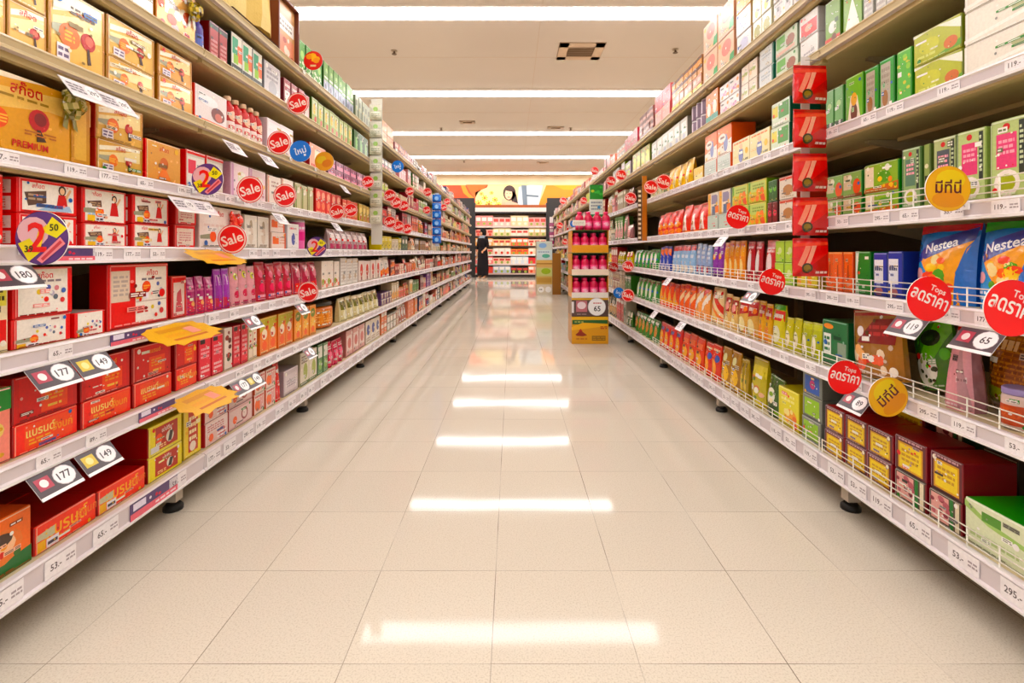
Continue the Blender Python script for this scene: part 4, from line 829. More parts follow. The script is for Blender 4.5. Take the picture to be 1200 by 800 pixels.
# third shelf
K(2, 1300, 1212, 1, .21, 'pouch', 'blue fruit-drink bag past the view edge', 'drink_mix_bag', base='2c80c8', art=[('r', 0, 0, 1, .3, '3c90d0')])
K(2, 1206, 1135, 1, .215, 'pouch', 'blue and green iced-tea bag with fruit slices', 'drink_mix_bag', base='2874c4', side='1c5ca8', top='1e8a34', art=a_iced(3, '2c9c38'), d=.09, detail=False)
K(2, 1130, 1062, 1, .2, 'pouch', 'blue and red iced-tea bag with fruit slices', 'drink_mix_bag', base='2874c4', side='1a4ca0', top='b82434', art=a_iced(4, 'c02c38'), d=.09, detail=False)
K(2, 1056, 1021, 2, .132, 'carton', 'dark blue coffee carton with white label', 'coffee_carton', base='24349c', side='1c2878', top='3050c8', art=[('r', .05, .3, .72, .84, 'ecebf2'), ('bars', .1, .55, .66, .75, 1, '303860'), ('e', .4, .12, .3, .1, 'a86868')], d=.15)
K(2, 1019, 1001, 1, .132, 'carton', 'green carton with white side strip', 'coffee_carton', base='1c8034', side='126024', top='2c9c40', art=[('p', [(0, 0), (.25, 0), (.12, .5), (.25, 1), (0, 1)], 'e8ece4'), ('c', .24, .5, .08, 'c84838')], d=.15)
K(2, 999, 966, 3, .13, 'carton', 'plain orange carton', 'coffee_carton', base='ee6e14', side='d05008', top='d86010', art=[('p', [(.4, .3), (.6, .3), (.55, .7), (.45, .66)], 'b04810'), ('r', 0, .94, 1, 1, 'f89040')], d=.15)
K(2, 958, 932, 2, .1, 'carton', 'small lime-yellow carton', 'coffee_carton', base='e0d428', side='a89c18', art=[('r', .1, .1, .45, .6, 'f0a020'), ('c', .6, .5, .2, 'f8f0a0')], d=.1, tiers=1)
K(2, 930, 907, 2, .175, 'carton', 'light green twin-pack carton', 'coffee_carton', tiers=2, base='a8cc40', side='708c28', art=[('r', .06, .1, .94, .9, 'b8d460'), ('c', .5, .55, .2, 'e0ecb0')], d=.1)
K(2, 906, 893, 1, .18, 'pouch', 'red and white coffee pouch', 'coffee_pouch', base='c02430', art=[('e', .5, .4, .26, .3, 'e8d0d0'), ('bars', .15, .7, .85, .85, 2, 'f0c0c0'), ('c', .5, .2, .16, '581018')])
K(2, 890, 873, 2, .185, 'pouch', 'crimson coffee stick pouch', 'coffee_pouch', base='b02030', side='781018', art=[('e', .5, .5, .24, .3, 'e8dcdc'), ('r', 0, 0, 1, .12, 'e8c0b0'), ('bars', .15, .8, .85, .9, 1, 'f0c0c0')])
K(2, 871, 846, 4, .19, 'pouch', 'amber malt-drink pouch', 'coffee_pouch', base='e89020', side='b86008', art=[('e', .5, .3, .3, .24, 'f8d890'), ('r', .1, .6, .9, .85, 'f0a838'), ('bars', .15, .86, .85, .94, 1, 'c02c18')])
K(2, 845, 833, 2, .185, 'pouch', 'purple malt-drink pouch', 'coffee_pouch', base='84349c', art=[('c', .5, .6, .26, 'f0a030'), ('r', 0, 0, 1, .1, '3c1848')])
K(2, 831, 814, 3, .18, 'pouch', 'blue-grey creamer pouch', 'coffee_pouch', base='94a8cc', art=[('r', .1, .1, .9, .3, 'b83848'), ('bars', .15, .5, .85, .8, 2, 'd8e0ec')])
K(2, 812, 786, 5, .175, 'pouch', 'sky blue creamer bag with red top', 'coffee_pouch', base='98bce0', top='d8281c', art=[('r', 0, .8, 1, .96, 'd8281c'), ('e', .5, .15, .36, .14, 'e8d8d0'), ('bars', .2, .5, .8, .7, 1, 'e8f0f8')])
K(2, 784, 771, 3, .175, 'pouch', 'royal blue coffee pouch', 'coffee_pouch', base='2440a8', art=[('p', [(0, .9), (1, .6), (1, .9)], 'e87028'), ('e', .5, .3, .26, .2, 'a8b8e0')])
K(2, 769, 742, 6, .15, 'pouch', 'green and white milk-tea pouch', 'coffee_pouch', base='3c9048', art=[('e', .5, .5, .3, .3, 'eaf0e4'), ('r', 0, .84, 1, .96, '1c6430')])
# fourth shelf
K(3, 1290, 1206, 1, .175, 'carton', 'pale green herbal tea carton past the view edge', 'tea_carton', base='c0d090', side='90a860', art=a_tea('d890a0'), d=.1)
K(3, 1203, 1158, 1, .175, 'carton', 'tall pale green tea carton with wide pink panel', 'tea_carton', base='bcca8c', side='8ca058', art=a_tea('e0507c'), d=.1)
K(3, 1156, 1121, 1, .17, 'carton', 'tall pale green tea carton with pink panel', 'tea_carton', base='bcca8c', side='8ca058', art=a_tea('dc4c78'), d=.1)
K(3, 1119, 1091, 1, .17, 'carton', 'tea carton with charcoal panel', 'tea_carton', base='b4bc88', side='687840', art=a_tea('50545c'), d=.1)
K(3, 1089, 1080, 1, .165, 'carton', 'narrow olive tea carton', 'tea_carton', base='8c9c5c', side='5c6c38', art=[('r', .2, .3, .8, .5, '28301c'), ('c', .5, .15, .3, 'd86c38'), ('c', .5, .65, .3, 'e8e0c0')], d=.1)
K(3, 1078, 1056, 1, .165, 'carton', 'grey-green tea carton with ringed leaf', 'tea_carton', base='94ac78', side='50703c', art=a_tea('60806a'), d=.1)
K(3, 1053, 1012, 1, .145, 'carton', 'green soup carton with orange vegetables', 'soup_carton', tiers=2, th=[.42, .58], base='8cae48', side='1c7828', art=[('p', [(0, 0), (1, 0), (1, .3), (0, .12)], 'c8682c'), ('r', .04, .2, .3, .9, 'ecdcc0'), ('c', .7, .8, .12, 'f0ecd8'), ('e', .6, .5, .2, .2, '5c9838'), ('blobs', .3, .1, .95, .45, 9, .1, ['e88c30', 'f0c050', 'b84c20', '70a038'], 5)], d=.12)
K(3, 1010, 966, 2, .138, 'carton', 'small soup carton with red tomato', 'soup_carton', tiers=2, th=[.42, .58], base='88ac60', side='1c6c28', art=[('r', .05, .3, .45, .9, 'dcc8a8'), ('e', .75, .4, .2, .3, 'dc5a28'), ('c', .4, .75, .12, 'f0ecd8'), ('p', [(0, 0), (1, 0), (1, .14), (0, .08)], '8c4420')], d=.12)
K(3, 934, 913, 1, .18, 'carton', 'beige dessert carton with brown picture', 'dessert_carton', tiers=2, base='e0d4c4', side='a03020', art=[('e', .5, .4, .3, .24, 'b07c50'), ('r', 0, .86, 1, 1, 'c84c38'), ('bars', .15, .08, .85, .18, 1, 'b8a890')], d=.12)
K(3, 911, 899, 2, .18, 'carton', 'dark green and red pudding carton', 'dessert_carton', tiers=2, base='2c5c24', side='3c1c18', tart=[dict(art=[('c', .5, .5, .36, 'd8485c')], base='701c1c'), dict(art=[('c', .5, .6, .34, '70b838')])], d=.12)
K(3, 897, 857, 2, .2, 'carton', 'yellow-green jelly carton with orange fruit', 'jelly_carton', tiers=2, base='d8c838', side='6c9820', art=[('r', .06, .5, .94, .94, 'c8d480'), ('r', 0, .5, .12, 1, '68a428'), ('blobs', .1, .12, .9, .5, 9, .16, ['f08020', 'e85c18', 'f8a040'], 4), ('bars', .25, .6, .85, .85, 2, '88a048')], d=.12)
K(3, 855, 829, 2, .2, 'carton', 'cereal-bar carton', 'cereal_carton', tiers=2, th=[.4, .6], base='e8ece4', side='b0b8b0', tart=[dict(base='b8c4b8', art=[('r', .05, .1, .95, .9, 'c4d0c4')]), dict(base='f0e0d0', art=[('r', 0, 0, .25, 1, 'f0b028'), ('r', .35, .5, .9, .9, '8c84a0'), ('r', .4, 0, .7, .4, '607090'), ('r', .7, .1, 1, .4, 'f08038')])], d=.12)
K(3, 826, 797, 3, .175, 'pouch', 'orange-red chilli pouch with white bowl', 'snack_pouch', base='dc3c14', side='e84c18', art=[('p', [(.2, .1), (.8, .1), (.6, .7), (.4, .6)], 'f4e0d0'), ('c', .5, .35, .1, 'c08850'), ('r', 0, 0, 1, .08, 'f0a060')])
K(3, 795, 769, 4, .165, 'pouch', 'vermilion spice pouch', 'snack_pouch', base='e03c14', art=[('blobs', .1, .1, .9, .5, 6, .18, ['f88830', 'c02008', 'f8a850'], 5)])
# fifth shelf
K(4, 1290, 1128, 1, .25, 'carton', 'wide cream tissue-style carton', 'tea_carton', tiers=3, base='ece4d8', side='c8bca8', art=[('p', [(0, .1), (1, .4), (1, .5), (0, .2)], 'f8f4ec'), ('e', .55, .55, .14, .14, 'b8b890'), ('r', .86, .1, .94, .9, 'dcb89c'), ('bars', .6, .1, .84, .24, 1, 'b89870')], d=.14)
K(4, 1126, 1069, 1, .168, 'carton', 'lime green tea carton with white ribbon print', 'tea_carton', tiers=2, base='b4b824', side='788018', art=[('p', [(0, .9), (.5, .98), (1, .6), (1, .9), (0, 1)], 'f0f0e0'), ('e', .35, .5, .22, .24, 'c8c838'), ('p', [(.35, 0), (1, .1), (1, .3), (.7, .16)], '6ca028'), ('e', .8, .3, .14, .18, 'c86c20'), ('bars', .1, .15, .5, .3, 1, 'd8dc80')], d=.14)
K(4, 1067, 1049, 1, .15, 'carton', 'leaf green carton with dark blots', 'tea_carton', base='5cb020', side='348010', art=[('blobs', .1, .1, .9, .9, 9, .16, ['1c7020', '90c840', 'c8c840'], 3)], d=.12)
K(4, 1047, 1012, 2, .15, 'carton', 'emerald carton with grey panel', 'tea_carton', base='12962e', side='0c7020', art=[('r', .1, .1, .75, .92, 'b0a898'), ('bars', .15, .5, .7, .86, 3, '988e80'), ('e', .4, .25, .2, .16, '98683c')], d=.12)
K(4, 1010, 989, 1, .15, 'carton', 'cream and green carton with brown drink', 'tea_carton', base='78b83c', side='50902c', art=[('p', [(.1, 0), (.9, 0), (.7, .55), (.3, .6)], 'f0e4d0'), ('e', .5, .22, .2, .2, '6c3c28'), ('e', .5, .5, .18, .14, 'e8b038')], d=.12)
K(4, 987, 966, 2, .14, 'carton', 'sage green carton with dark foot', 'tea_carton', base='70a860', side='3c7834', art=[('r', 0, 0, 1, .2, '28401c'), ('c', .5, .6, .26, 'b0d090')], d=.12)
K(4, 925, 903, 1, .2, 'carton', 'white and green carton with yellow corner', 'cereal_carton', tiers=2, base='d8e4cc', side='0c4c38', art=[('r', .4, .3, .95, .9, '4c9038'), ('r', .05, .4, .35, .85, 'e0d030'), ('bars', .1, .08, .9, .22, 1, 'f8f8f0')], d=.12)
K(4, 901, 857, 2, .125, 'carton', 'cream carton with blue boy figure', 'cereal_carton', base='ece0b0', side='c0a060', art=[('e', .5, .4, .14, .28, '7078b0'), ('e', .5, .72, .1, .12, 'f0c8a0'), ('c', .82, .5, .12, 'e8c048'), ('bars', .1, .84, .9, .94, 1, 'e87c30')], d=.12)
K(4, 856, 825, 2, .235, 'carton', 'family cereal carton', 'cereal_carton', tiers=2, th=[.37, .63], base='d8e0dc', side='e06010', tart=[dict(base='c8d0c8', art=[('bars', .1, .3, .9, .7, 3, 'b0bcb4')]), dict(base='f08430', art=[('p', [(0, .3), (1, .5), (1, 0), (0, 0)], 'f4e8dc'), ('e', .6, .4, .15, .3, '8088b8'), ('e', .35, .6, .26, .16, 'f6ece0')])], d=.12)
K(4, 823, 812, 1, .085, 'carton', 'low yellow carton', 'cereal_carton', base='e8c038', side='a88018', art=[('r', .1, .2, .9, .5, 'f4e0a0')], d=.12)
K(4, 808, 780, 4, .17, 'pouch', 'golden yellow cereal pouch', 'cereal_pouch', base='e8b830', side='b08038', art=[('e', .5, .4, .26, .34, 'f4e090'), ('r', 0, 0, 1, .1, 'e89028')])
K(4, 778, 762, 3, .15, 'carton', 'pale mint carton with orange foot', 'cereal_carton', base='ccd0b0', side='909878', art=[('r', .1, .5, .5, .9, 'e08c68'), ('c', .6, .3, .2, '78906c')], d=.12)
# sixth shelf
K(5, 1118, 1053, 4, .19, 'carton', 'grey-white slimming carton', 'cereal_carton', base='dcd8d4', side='a8a4a0', art=[('bars', .15, .2, .85, .6, 3, 'a8a4a8'), ('r', .1, .75, .9, .9, 'f4f2f0')], d=.12)
K(5, 1051, 1011, 3, .17, 'carton', 'pearl grey carton with silver print', 'cereal_carton', base='d8d4d0', side='98948c', art=[('bars', .1, .1, .9, .5, 4, 'b8b0b0')], d=.12)
K(5, 1009, 986, 1, .175, 'carton', 'grass green carton with white cup', 'cereal_carton', base='84a848', side='4c7028', art=[('p', [(.1, .1), (.9, .1), (.5, .7)], 'f4f0e8'), ('e', .6, .75, .2, .14, 'e0b080')], d=.12)
K(5, 984, 966, 1, .16, 'carton', 'green carton with red and white foot', 'cereal_carton', base='80a050', side='4c7028', art=[('r', 0, 0, 1, .22, 'c84830'), ('c', .5, .42, .26, 'f0ece8'), ('c', .6, .2, .16, '70401c')], d=.12)
K(5, 958, 936, 1, .2, 'carton', 'white carton with bright red picture', 'milk_carton', tiers=2, base='ece6e6', side='c8c0c0', tart=[dict(art=[('bars', .2, .2, .8, .5, 2, 'a8a0a8')]), dict(art=[('r', .1, .1, .95, .65, 'e03c34'), ('e', .5, .4, .2, .14, 'f8a890')])], d=.12)
K(5, 934, 908, 1, .19, 'carton', 'white and green malt carton', 'milk_carton', tiers=2, base='d4dcc8', side='98a890', art=[('r', .05, .4, .45, .9, '68a848'), ('e', .7, .5, .2, .24, '98604c'), ('r', .05, .1, .9, .25, 'e0b8a8')], d=.12)
K(5, 906, 889, 1, .19, 'carton', 'silver-white carton with teal edge', 'milk_carton', tiers=2, base='dcdee0', side='126850', art=[('bars', .15, .5, .8, .8, 2, 'b0b8c0'), ('r', .9, 0, 1, 1, '0c6450')], d=.12)
K(5, 887, 868, 2, .17, 'carton', 'cream carton with berry picture', 'milk_carton', tiers=2, base='ecdccc', side='b89c88', art=[('blobs', .1, .2, .9, .8, 6, .2, ['b85858', 'f0c098', 'e88c40', 'a8b068'], 7)], d=.12)
K(5, 866, 843, 2, .16, 'carton', 'white carton with lilac spots', 'milk_carton', tiers=2, base='ece0e0', side='b8a8ac', art=[('blobs', .1, .2, .9, .8, 6, .18, ['c888b0', 'f09850', 'e0c8d8', 'd86860'], 2)], d=.12)
K(5, 841, 826, 2, .175, 'carton', 'orange and white carton with teal foot', 'milk_carton', base='f09048', side='c86820', art=[('e', .5, .5, .3, .2, 'f6ece0'), ('r', 0, 0, 1, .3, '4c9888')], d=.12)
K(5, 824, 808, 3, .18, 'tube', 'mauve drinks can', 'drink_can', tiers=2, base='7c6478', lid='d8d0d4', art=[('r', .3, .1, .6, .85, 'e0d0dc')])
K(5, 805, 763, 6, .15, 'carton', 'grey-white milk carton', 'milk_carton', base='ccc8bc', side='8c887c', art=[('r', .15, .4, .85, .85, 'e8e8e4'), ('c', .5, .2, .2, 'a8a8b8')], d=.12)
K(5, 761, 741, 4, .17, 'carton', 'yellow-green tropical carton', 'milk_carton', base='b8b840', side='6c7828', art=[('c', .5, .5, .34, 'e8dc48'), ('r', .1, .1, .9, .2, 'e8b880')], d=.12)
# seventh shelf
K(6, 942, 905, 3, .2, 'carton', 'grey-white milk powder carton', 'milk_powder_box', tiers=2, base='dcd6d4', side='a8a09c', art=[('e', .5, .5, .3, .3, 'c0b8bc'), ('bars', .1, .8, .9, .94, 1, 'a8a0a8')], d=.13)
K(6, 903, 881, 2, .31, 'carton', 'white and yellow milk powder carton', 'milk_powder_box', tiers=3, base='f0ecdc', side='c8c0a0', tart=[dict(art=[('e', .5, .5, .34, .3, 'a8a058')]), dict(art=[('e', .5, .5, .36, .3, 'f8f8f8'), ('e', .5, .3, .2, .2, 'd0c048')]), dict(art=[('r', 0, .3, 1, .9, 'e8d078')])], d=.13)
K(6, 879, 862, 1, .32, 'carton', 'white and tan milk powder carton', 'milk_powder_box', tiers=3, base='e8e4e8', side='c0a070', tart=[dict(art=[('e', .5, .5, .3, .3, 'c8c8e0')]), dict(art=[('e', .5, .5, .3, .3, 'c8c8e0')]), dict(base='dca858', art=[('r', .1, .1, .9, .9, 'e8b868')])], d=.13)
K(6, 860, 824, 2, .335, 'carton', 'peach carton with red blot', 'milk_powder_box', tiers=2, base='ecc0a4', side='c89478', art=[('e', .55, .66, .3, .24, 'e08478'), ('p', [(.7, .1), (1, .1), (1, .4), (.78, .36)], '3c9c58'), ('bars', .1, .1, .55, .26, 1, 'f4dcc8')], d=.14)
K(6, 822, 787, 7, .21, 'carton', 'small yellow-brown drink carton', 'drink_carton', tiers=4, base='e8c0a0', side='a87850', tart=[dict(base='e8d048'), dict(base='e8b0a0', art=[('r', .2, .3, .8, .7, 'f4dcd4')]), dict(art=[('r', 0, .6, 1, 1, '5c2c20')], base='e8a870'), dict(art=[('r', 0, .6, 1, 1, '5c2418')], base='f0a040')], d=.12)
K(6, 785, 767, 2, .24, 'carton', 'pink-red gift pack', 'drink_carton', tiers=2, base='f08888', side='c85858', tart=[dict(base='e8a8a0'), dict(base='f05860', art=[('e', .5, .5, .4, .3, 'e02c38')])], d=.12)
K(6, 765, 749, 4, .21, 'carton', 'brown and pink drink carton', 'drink_carton', tiers=4, base='d8a8a0', side='885850', art=[('r', 0, .5, 1, 1, '784440')], d=.12)

# ---------------------------------------------------------------- far goods
CN = {'cream': 'e8dcc4', 'lilac-grey': 'c8b8c0', 'pink': 'e8a0a4', 'crimson': 'b8243c', 'scarlet': 'dc3420', 'orange': 'ec7c28', 'amber': 'e8a838', 'yellow': 'e8d438', 'lime': 'a8c440', 'leaf-green': '4c9038',
      'dark green': '24582c', 'white': 'eeeae4', 'brown': '7c4c2c', 'tan': 'c89c68', 'maroon': '6c2028', 'navy': '2c3c80', 'sky-blue': '88b4dc', 'grey': 'a8a09c', 'salmon': 'e88c74', 'beige': 'd4c0a0', 'purple': '805090'}
FARL = [['scarlet', 'salmon', 'cream', 'navy', 'orange', 'beige', 'white'], ['beige', 'scarlet', 'purple', 'amber', 'tan', 'orange', 'maroon', 'leaf-green'], ['white', 'scarlet', 'brown', 'orange', 'cream', 'salmon', 'maroon'],
        ['brown', 'yellow', 'dark green', 'tan', 'cream', 'orange', 'beige'], ['scarlet', 'crimson', 'orange', 'amber', 'maroon', 'pink', 'grey'], ['yellow', 'tan', 'scarlet', 'beige', 'crimson', 'grey', 'lime'],
        ['lime', 'cream', 'grey', 'white', 'lilac-grey', 'leaf-green', 'pink'], ['lilac-grey', 'maroon', 'white', 'grey', 'pink', 'navy', 'salmon']]
FARR = [['dark green', 'brown', 'tan', 'leaf-green', 'cream', 'scarlet'], ['leaf-green', 'white', 'navy', 'sky-blue', 'beige', 'scarlet'], ['yellow', 'leaf-green', 'dark green', 'beige', 'cream', 'scarlet'], ['dark green', 'leaf-green', 'beige', 'cream', 'maroon', 'pink'],
        ['cream', 'tan', 'maroon', 'beige', 'scarlet', 'pink', 'white'], ['pink', 'lime', 'white', 'lilac-grey', 'salmon', 'beige'], ['lilac-grey', 'white', 'pink', 'salmon', 'grey', 'crimson']]
YEND = J0 + BL * NB - .05
cand = []
def far_runs():
    for sd, pal, x0 in (('L', FARL, 447), ('R', FARR, 739)):
        zs = LZ if sd == 'L' else RZ
        for lv in range(len(zs)):
            rr = random.Random(lv * 17 + (3 if sd == 'L' else 8))
            Y = Yat({('L', 7): 463, ('R', 6): 747}.get((sd, lv), x0)); used = {}
            while Y < YEND - .15:
                b = int((Y - J0) / BL); L = min(rr.uniform(.14, .38), YEND - Y)
                if (Y + L - J0) // BL > b: L = max(.12, J0 + BL * (b + 1) - Y - .004)
                opts = [c for c in pal[lv] if c not in used.get(b, ())] or [c for c in CN if c not in used.get(b, ())]
                c = rr.choice(opts); used.setdefault(b, []).append(c)
                n = max(1, int(L / rr.uniform(.07, .12))); room = (zs[lv + 1] - .045 - zs[lv]) if lv + 1 < len(zs) else rr.uniform(.14, .2)
                hh = room * rr.choice((.55, .7, .8, .9, .97)); sh = 'pouch' if rr.random() < (.35 if lv < 4 else .12) else 'carton'
                tiers = 1 if sh == 'pouch' else rr.choice((1, 1, 2) if lv < len(zs) - 1 else (1, 2, 2))
                cand.append((Y, L, sd, lv, b, c, n, hh, sh, tiers, rr.randint(0, 9999), rr.choice(pal[lv])))
                Y += L + (.004 if rr.random() < .72 else rr.uniform(.04, .12))
    left = {'carton': 295, 'pouch': 295}
    for (Y, L, sd, lv, b, c, n, hh, sh, tiers, seed, c2) in sorted(cand):
        col = shade(CN[c], -random.Random(seed).uniform(.02, .38)); art = a_gen(seed, CN[c2], 'f2e8dc' if seed % 2 else CN[c2], simple=(Y > 6.5 or seed % 3 == 0))
        if left[sh] >= n * tiers:
            left[sh] -= n * tiers
            run(sd, lv, 0, 0, n, hh, sh, f'small {c} {sh}', 'small_' + sh, tiers=tiers, base=col, side=CN[c2] if seed % 4 == 0 else col, art=art, yy=(Y, Y + L), d=.1 if sh == 'carton' else .05,
                extra=f', {ORD[b]} bay', groupname=f'{c} {sh}s, {ORD[lv]} shelf, {ORD[b]} bay of the {RACK[sd]}', jit=.008)
        else:
            left[sh] = 0
            mb, mt, _ = (SHAPES[sh])(L / n - .004, .1 if sh == 'carton' else .05, hh / tiers - .001, base=col, art=art if Y < 9 else art[:1], seed=seed)
            T = STUFF.setdefault(sh, MB()); s = -1 if sd == 'L' else 1; zs = LZ if sd == 'L' else RZ
            for t in range(tiers):
                for i in range(n):
                    a = PI / 2 if s < 0 else -PI / 2; ca, sa = math.cos(a), math.sin(a); o = len(T.v)
                    px, py, pz = s * (XP + .004), Y + L / n * (i + .5), zs[lv] + .001 + t * hh / tiers
                    T.v.extend([(px + ca * v[0] - sa * v[1], py + sa * v[0] + ca * v[1], pz + v[2]) for v in mb.v])
                    T.f.extend([tuple(o + k for k in f) for f in mb.f]); T.c.extend(mb.c); T.sm.extend(mb.sm)
far_runs()
for sh, T in STUFF.items():
    o = T.obj('distant_' + sh + 's', 'printed_card' if sh == 'carton' else 'glossy_foil')
    tag(o, f'tiny crowded {sh}s filling the distant bays of both racks', sh, kind='stuff')

# ---------------------------------------------------------------- signs, cards and strips on the rails
SEEN = {}
def where(sd, z, Y, what, ties=('one', 'another', 'a third', 'a fourth')):
    zs = LZ if sd == 'L' else RZ; lv = min(range(len(zs)), key=lambda k: abs(zs[k] + .03 - z)); b = max(0, int((Y - J0) / BL))
    key = (sd, lv, b, what); k = SEEN[key] = SEEN.get(key, 0) + 1
    return lv, b, k
def sign_art(kind):
    if kind == 'sale': return 'd81c18', [('c', .5, .5, .47, 'f2ded4'), ('c', .5, .5, .43, 'e01c14'), ('t', 'Sale', .5, .5, .36, 'fbe6dc', 0, .84)]
    if kind == 'tops': return 'e02014', [('c', .5, .5, .485, 'ee2214'), ('t', 'Tops', .6, .74, .17, 'fbe4dc', 0), ('t', 'ลดราคา', .5, .5, .24, 'fdf0e8', 0, .86)]
    if kind == 'here': return 'd8a028', [('c', .5, .5, .485, 'e6b02c'), ('e', .55, .7, .32, .22, 'e8cc28'), ('e', .5, .26, .36, .18, 'dc9438'), ('t', 'มีที่นี่', .5, .55, .3, '5c1c28', 0, .76)]
    if kind == 'promo': return '4c2c6c', [('c', .5, .5, .485, '5a3478'), ('e', .34, .62, .3, .28, 'e4b4bc'), ('p', [(.52, .62), (.7, .9), (.98, .68), (.78, .5)], 'f0e01c'), ('p', [(.06, .4), (.28, .5), (.48, .24), (.26, .06)], 'f0dc20'), ('p', [(.36, .3), (.48, .28), (.6, .76), (.44, .62)], 'f0c828'),
                                     ('t', '2', .42, .52, .56, 'e0281c', .0), ('t', '50', .74, .7, .13, '40401c'), ('t', '39', .27, .3, .13, '40401c'), ('p', [(.42, .1), (.52, .03), (.96, .4), (.86, .52)], 'e88c94'), ('p', [(.5, .12), (.54, .08), (.9, .42), (.86, .46)], 'c84850')]
    if kind == 'blue': return '1c6cc0', [('c', .5, .5, .485, '1c74cc'), ('t', 'ใหม่', .5, .54, .34, 'e8f0fa', 0, .8), ('r', .6, .22, .7, .32, 'e8f0fa')]
    if kind == 'gold': return 'e0a02c', [('c', .5, .5, .485, 'e8a42c'), ('e', .38, .62, .26, .2, 'e8c42c'), ('e', .6, .36, .26, .2, 'dc8430')]
    if kind == 'mango': return 'c02818', [('c', .5, .5, .485, 'd83418'), ('blobs', .25, .4, .75, .8, 6, .16, ['f8c020', 'f0a018'], 3), ('r', .35, .18, .65, .28, 'f0d0a0')]
DESC = {'sale': 'round red Sale sign', 'tops': 'round red price-cut sign', 'here': 'round yellow lettered sign', 'promo': 'purple and yellow 2 offer sign', 'blue': 'round blue sign', 'gold': 'plain gold round sign', 'mango': 'round red mango sign'}
smesh = {}
def sign(px, py, kind, r=.05, roll=None, turn=0.0, X=.985, extra=''):
    sd = 'L' if px < 600 else 'R'; s = -1 if sd == 'L' else 1
    Y = X * F / abs(px - 600); z = H + (295 - py) * Y / F
    if kind not in smesh:
        bc, art = sign_art(kind); m = MB(); n = 36
        pts = lambda yy: [(.05 * math.cos(2 * PI * k / n), yy, .05 * math.sin(2 * PI * k / n)) for k in range(n)]
        a, b = pts(0), pts(.0025)
        m.face(a, bc); m.face(b[::-1], 'f0ece8')
        for k in range(n): m.face([a[k], a[(k + 1) % n], b[(k + 1) % n], b[k]], 'f4eeea')
        S = lambda u, v, o: (u - .05, -o, v - .05)
        for k_, pr_ in enumerate(art):
            if pr_[0] == 'c': m._disc(S, pr_[1] * .1, pr_[2] * .1, pr_[3] * .1, pr_[3] * .1, .0003 + .0002 * k_, pr_[4], 10, 36)
            else: m._prim(S, .1, .1, pr_, .0003 + .0002 * k_, 10)
        smesh[kind] = m.mesh('round_sign', 'plastic')
    o = bpy.data.objects.new('round_sign', smesh[kind]); C.objects.link(o)
    roll = (0 if kind in ('promo', 'mango') else (-.3 if s < 0 else .28)) if roll is None else roll
    o.location = (s * X, Y, z); o.scale = (r / .05,) * 3
    o.rotation_euler = (Matrix.Rotation(turn + (-s * -.0), 3, 'Z') @ Matrix.Rotation(roll, 3, 'Y')).to_euler()
    zs = LZ if sd == 'L' else RZ
    lv, b, k = where(sd, z, Y, kind)
    zr = zs[lv] - .01
    # clip arm from the back of the disc to the rail, kept in world axes
    m = MB(); m.tube([(0, .004, 0), (s * (1.036 - X) * .5, .012, (zr - z) * .5), (s * (1.036 - X), .014, zr - z)], .0022, 'e8e4e4', 6)
    m.box(s * (1.034 - X), .002, zr - z - .008, s * (1.0365 - X), .026, zr - z + .008, 'f0ecec')
    arm = m.obj('clip_arm', 'plastic'); arm.parent = o
    arm.matrix_parent_inverse = (Matrix.Translation((s * X, Y, z)) @ o.rotation_euler.to_matrix().to_4x4() @ Matrix.Diagonal((r / .05,) * 3 + (1,))).inverted()
    arm.location = (s * X, Y, z)
    lab = f'{DESC[kind]} clipped at {ORD[lv]} shelf' + (f', {ORD[k-1]} along' if (k > 1) else '') + f', {ORD[b]} bay, {RACK[sd]}'
    finish(o, lab, 'shelf sign', 'round signs clipped to the rails')
for a in [(243, 210, 'promo', .051), (49, 279, 'promo', .056), (371, 289, 'promo', .05), (293, 222, 'sale'), (334, 229, 'sale'), (272, 280, 'sale', .051), (349, 121, 'sale'), (327, 167, 'sale'), (352, 177, 'blue'),
          (380, 189, 'gold'), (431, 213, 'sale', .042), (395, 248, 'sale', .044), (411, 246, 'sale', .042), (361, 342, 'sale', .05), (367, 71, 'mango', .047), (466, 195, 'blue', .052),
          (457, 229, 'sale'), (464, 237, 'sale'), (473, 241, 'sale'), (480, 224, 'sale', .042), (457, 260, 'sale'), (467, 265, 'sale'), (477, 268, 'sale'), (500, 246, 'sale', .045), (501, 225, 'sale'), (520, 243, 'sale'), (524, 236, 'sale')]:
    sign(*a)
for a in [(905, 330, 'tops', .05, .3), (1089, 350, 'tops', .053, .42), (1186, 361, 'tops', .056, .38), (990, 442, 'tops', .05, .25), (865, 254, 'tops', .052), (778, 213, 'sale', .05, .3), (763, 219, 'sale', .05, .15),
          (1041, 465, 'here', .052, -.75), (1111, 221, 'here', .0515, 0.02), (739, 232, 'sale'), (728, 205, 'sale'), (716, 212, 'sale'), (697, 200, 'sale', .05), (684, 235, 'sale'), (660, 235, 'sale', .07),
          (656, 264, 'sale', .07), (672, 262, 'blue', .055), (719, 313, 'sale'), (736, 312, 'sale'), (736, 346, 'sale', .055), (725, 343, 'blue', .05), (668, 283, 'sale', .06), (662, 283, 'sale', .06)]:
    sign(*a)
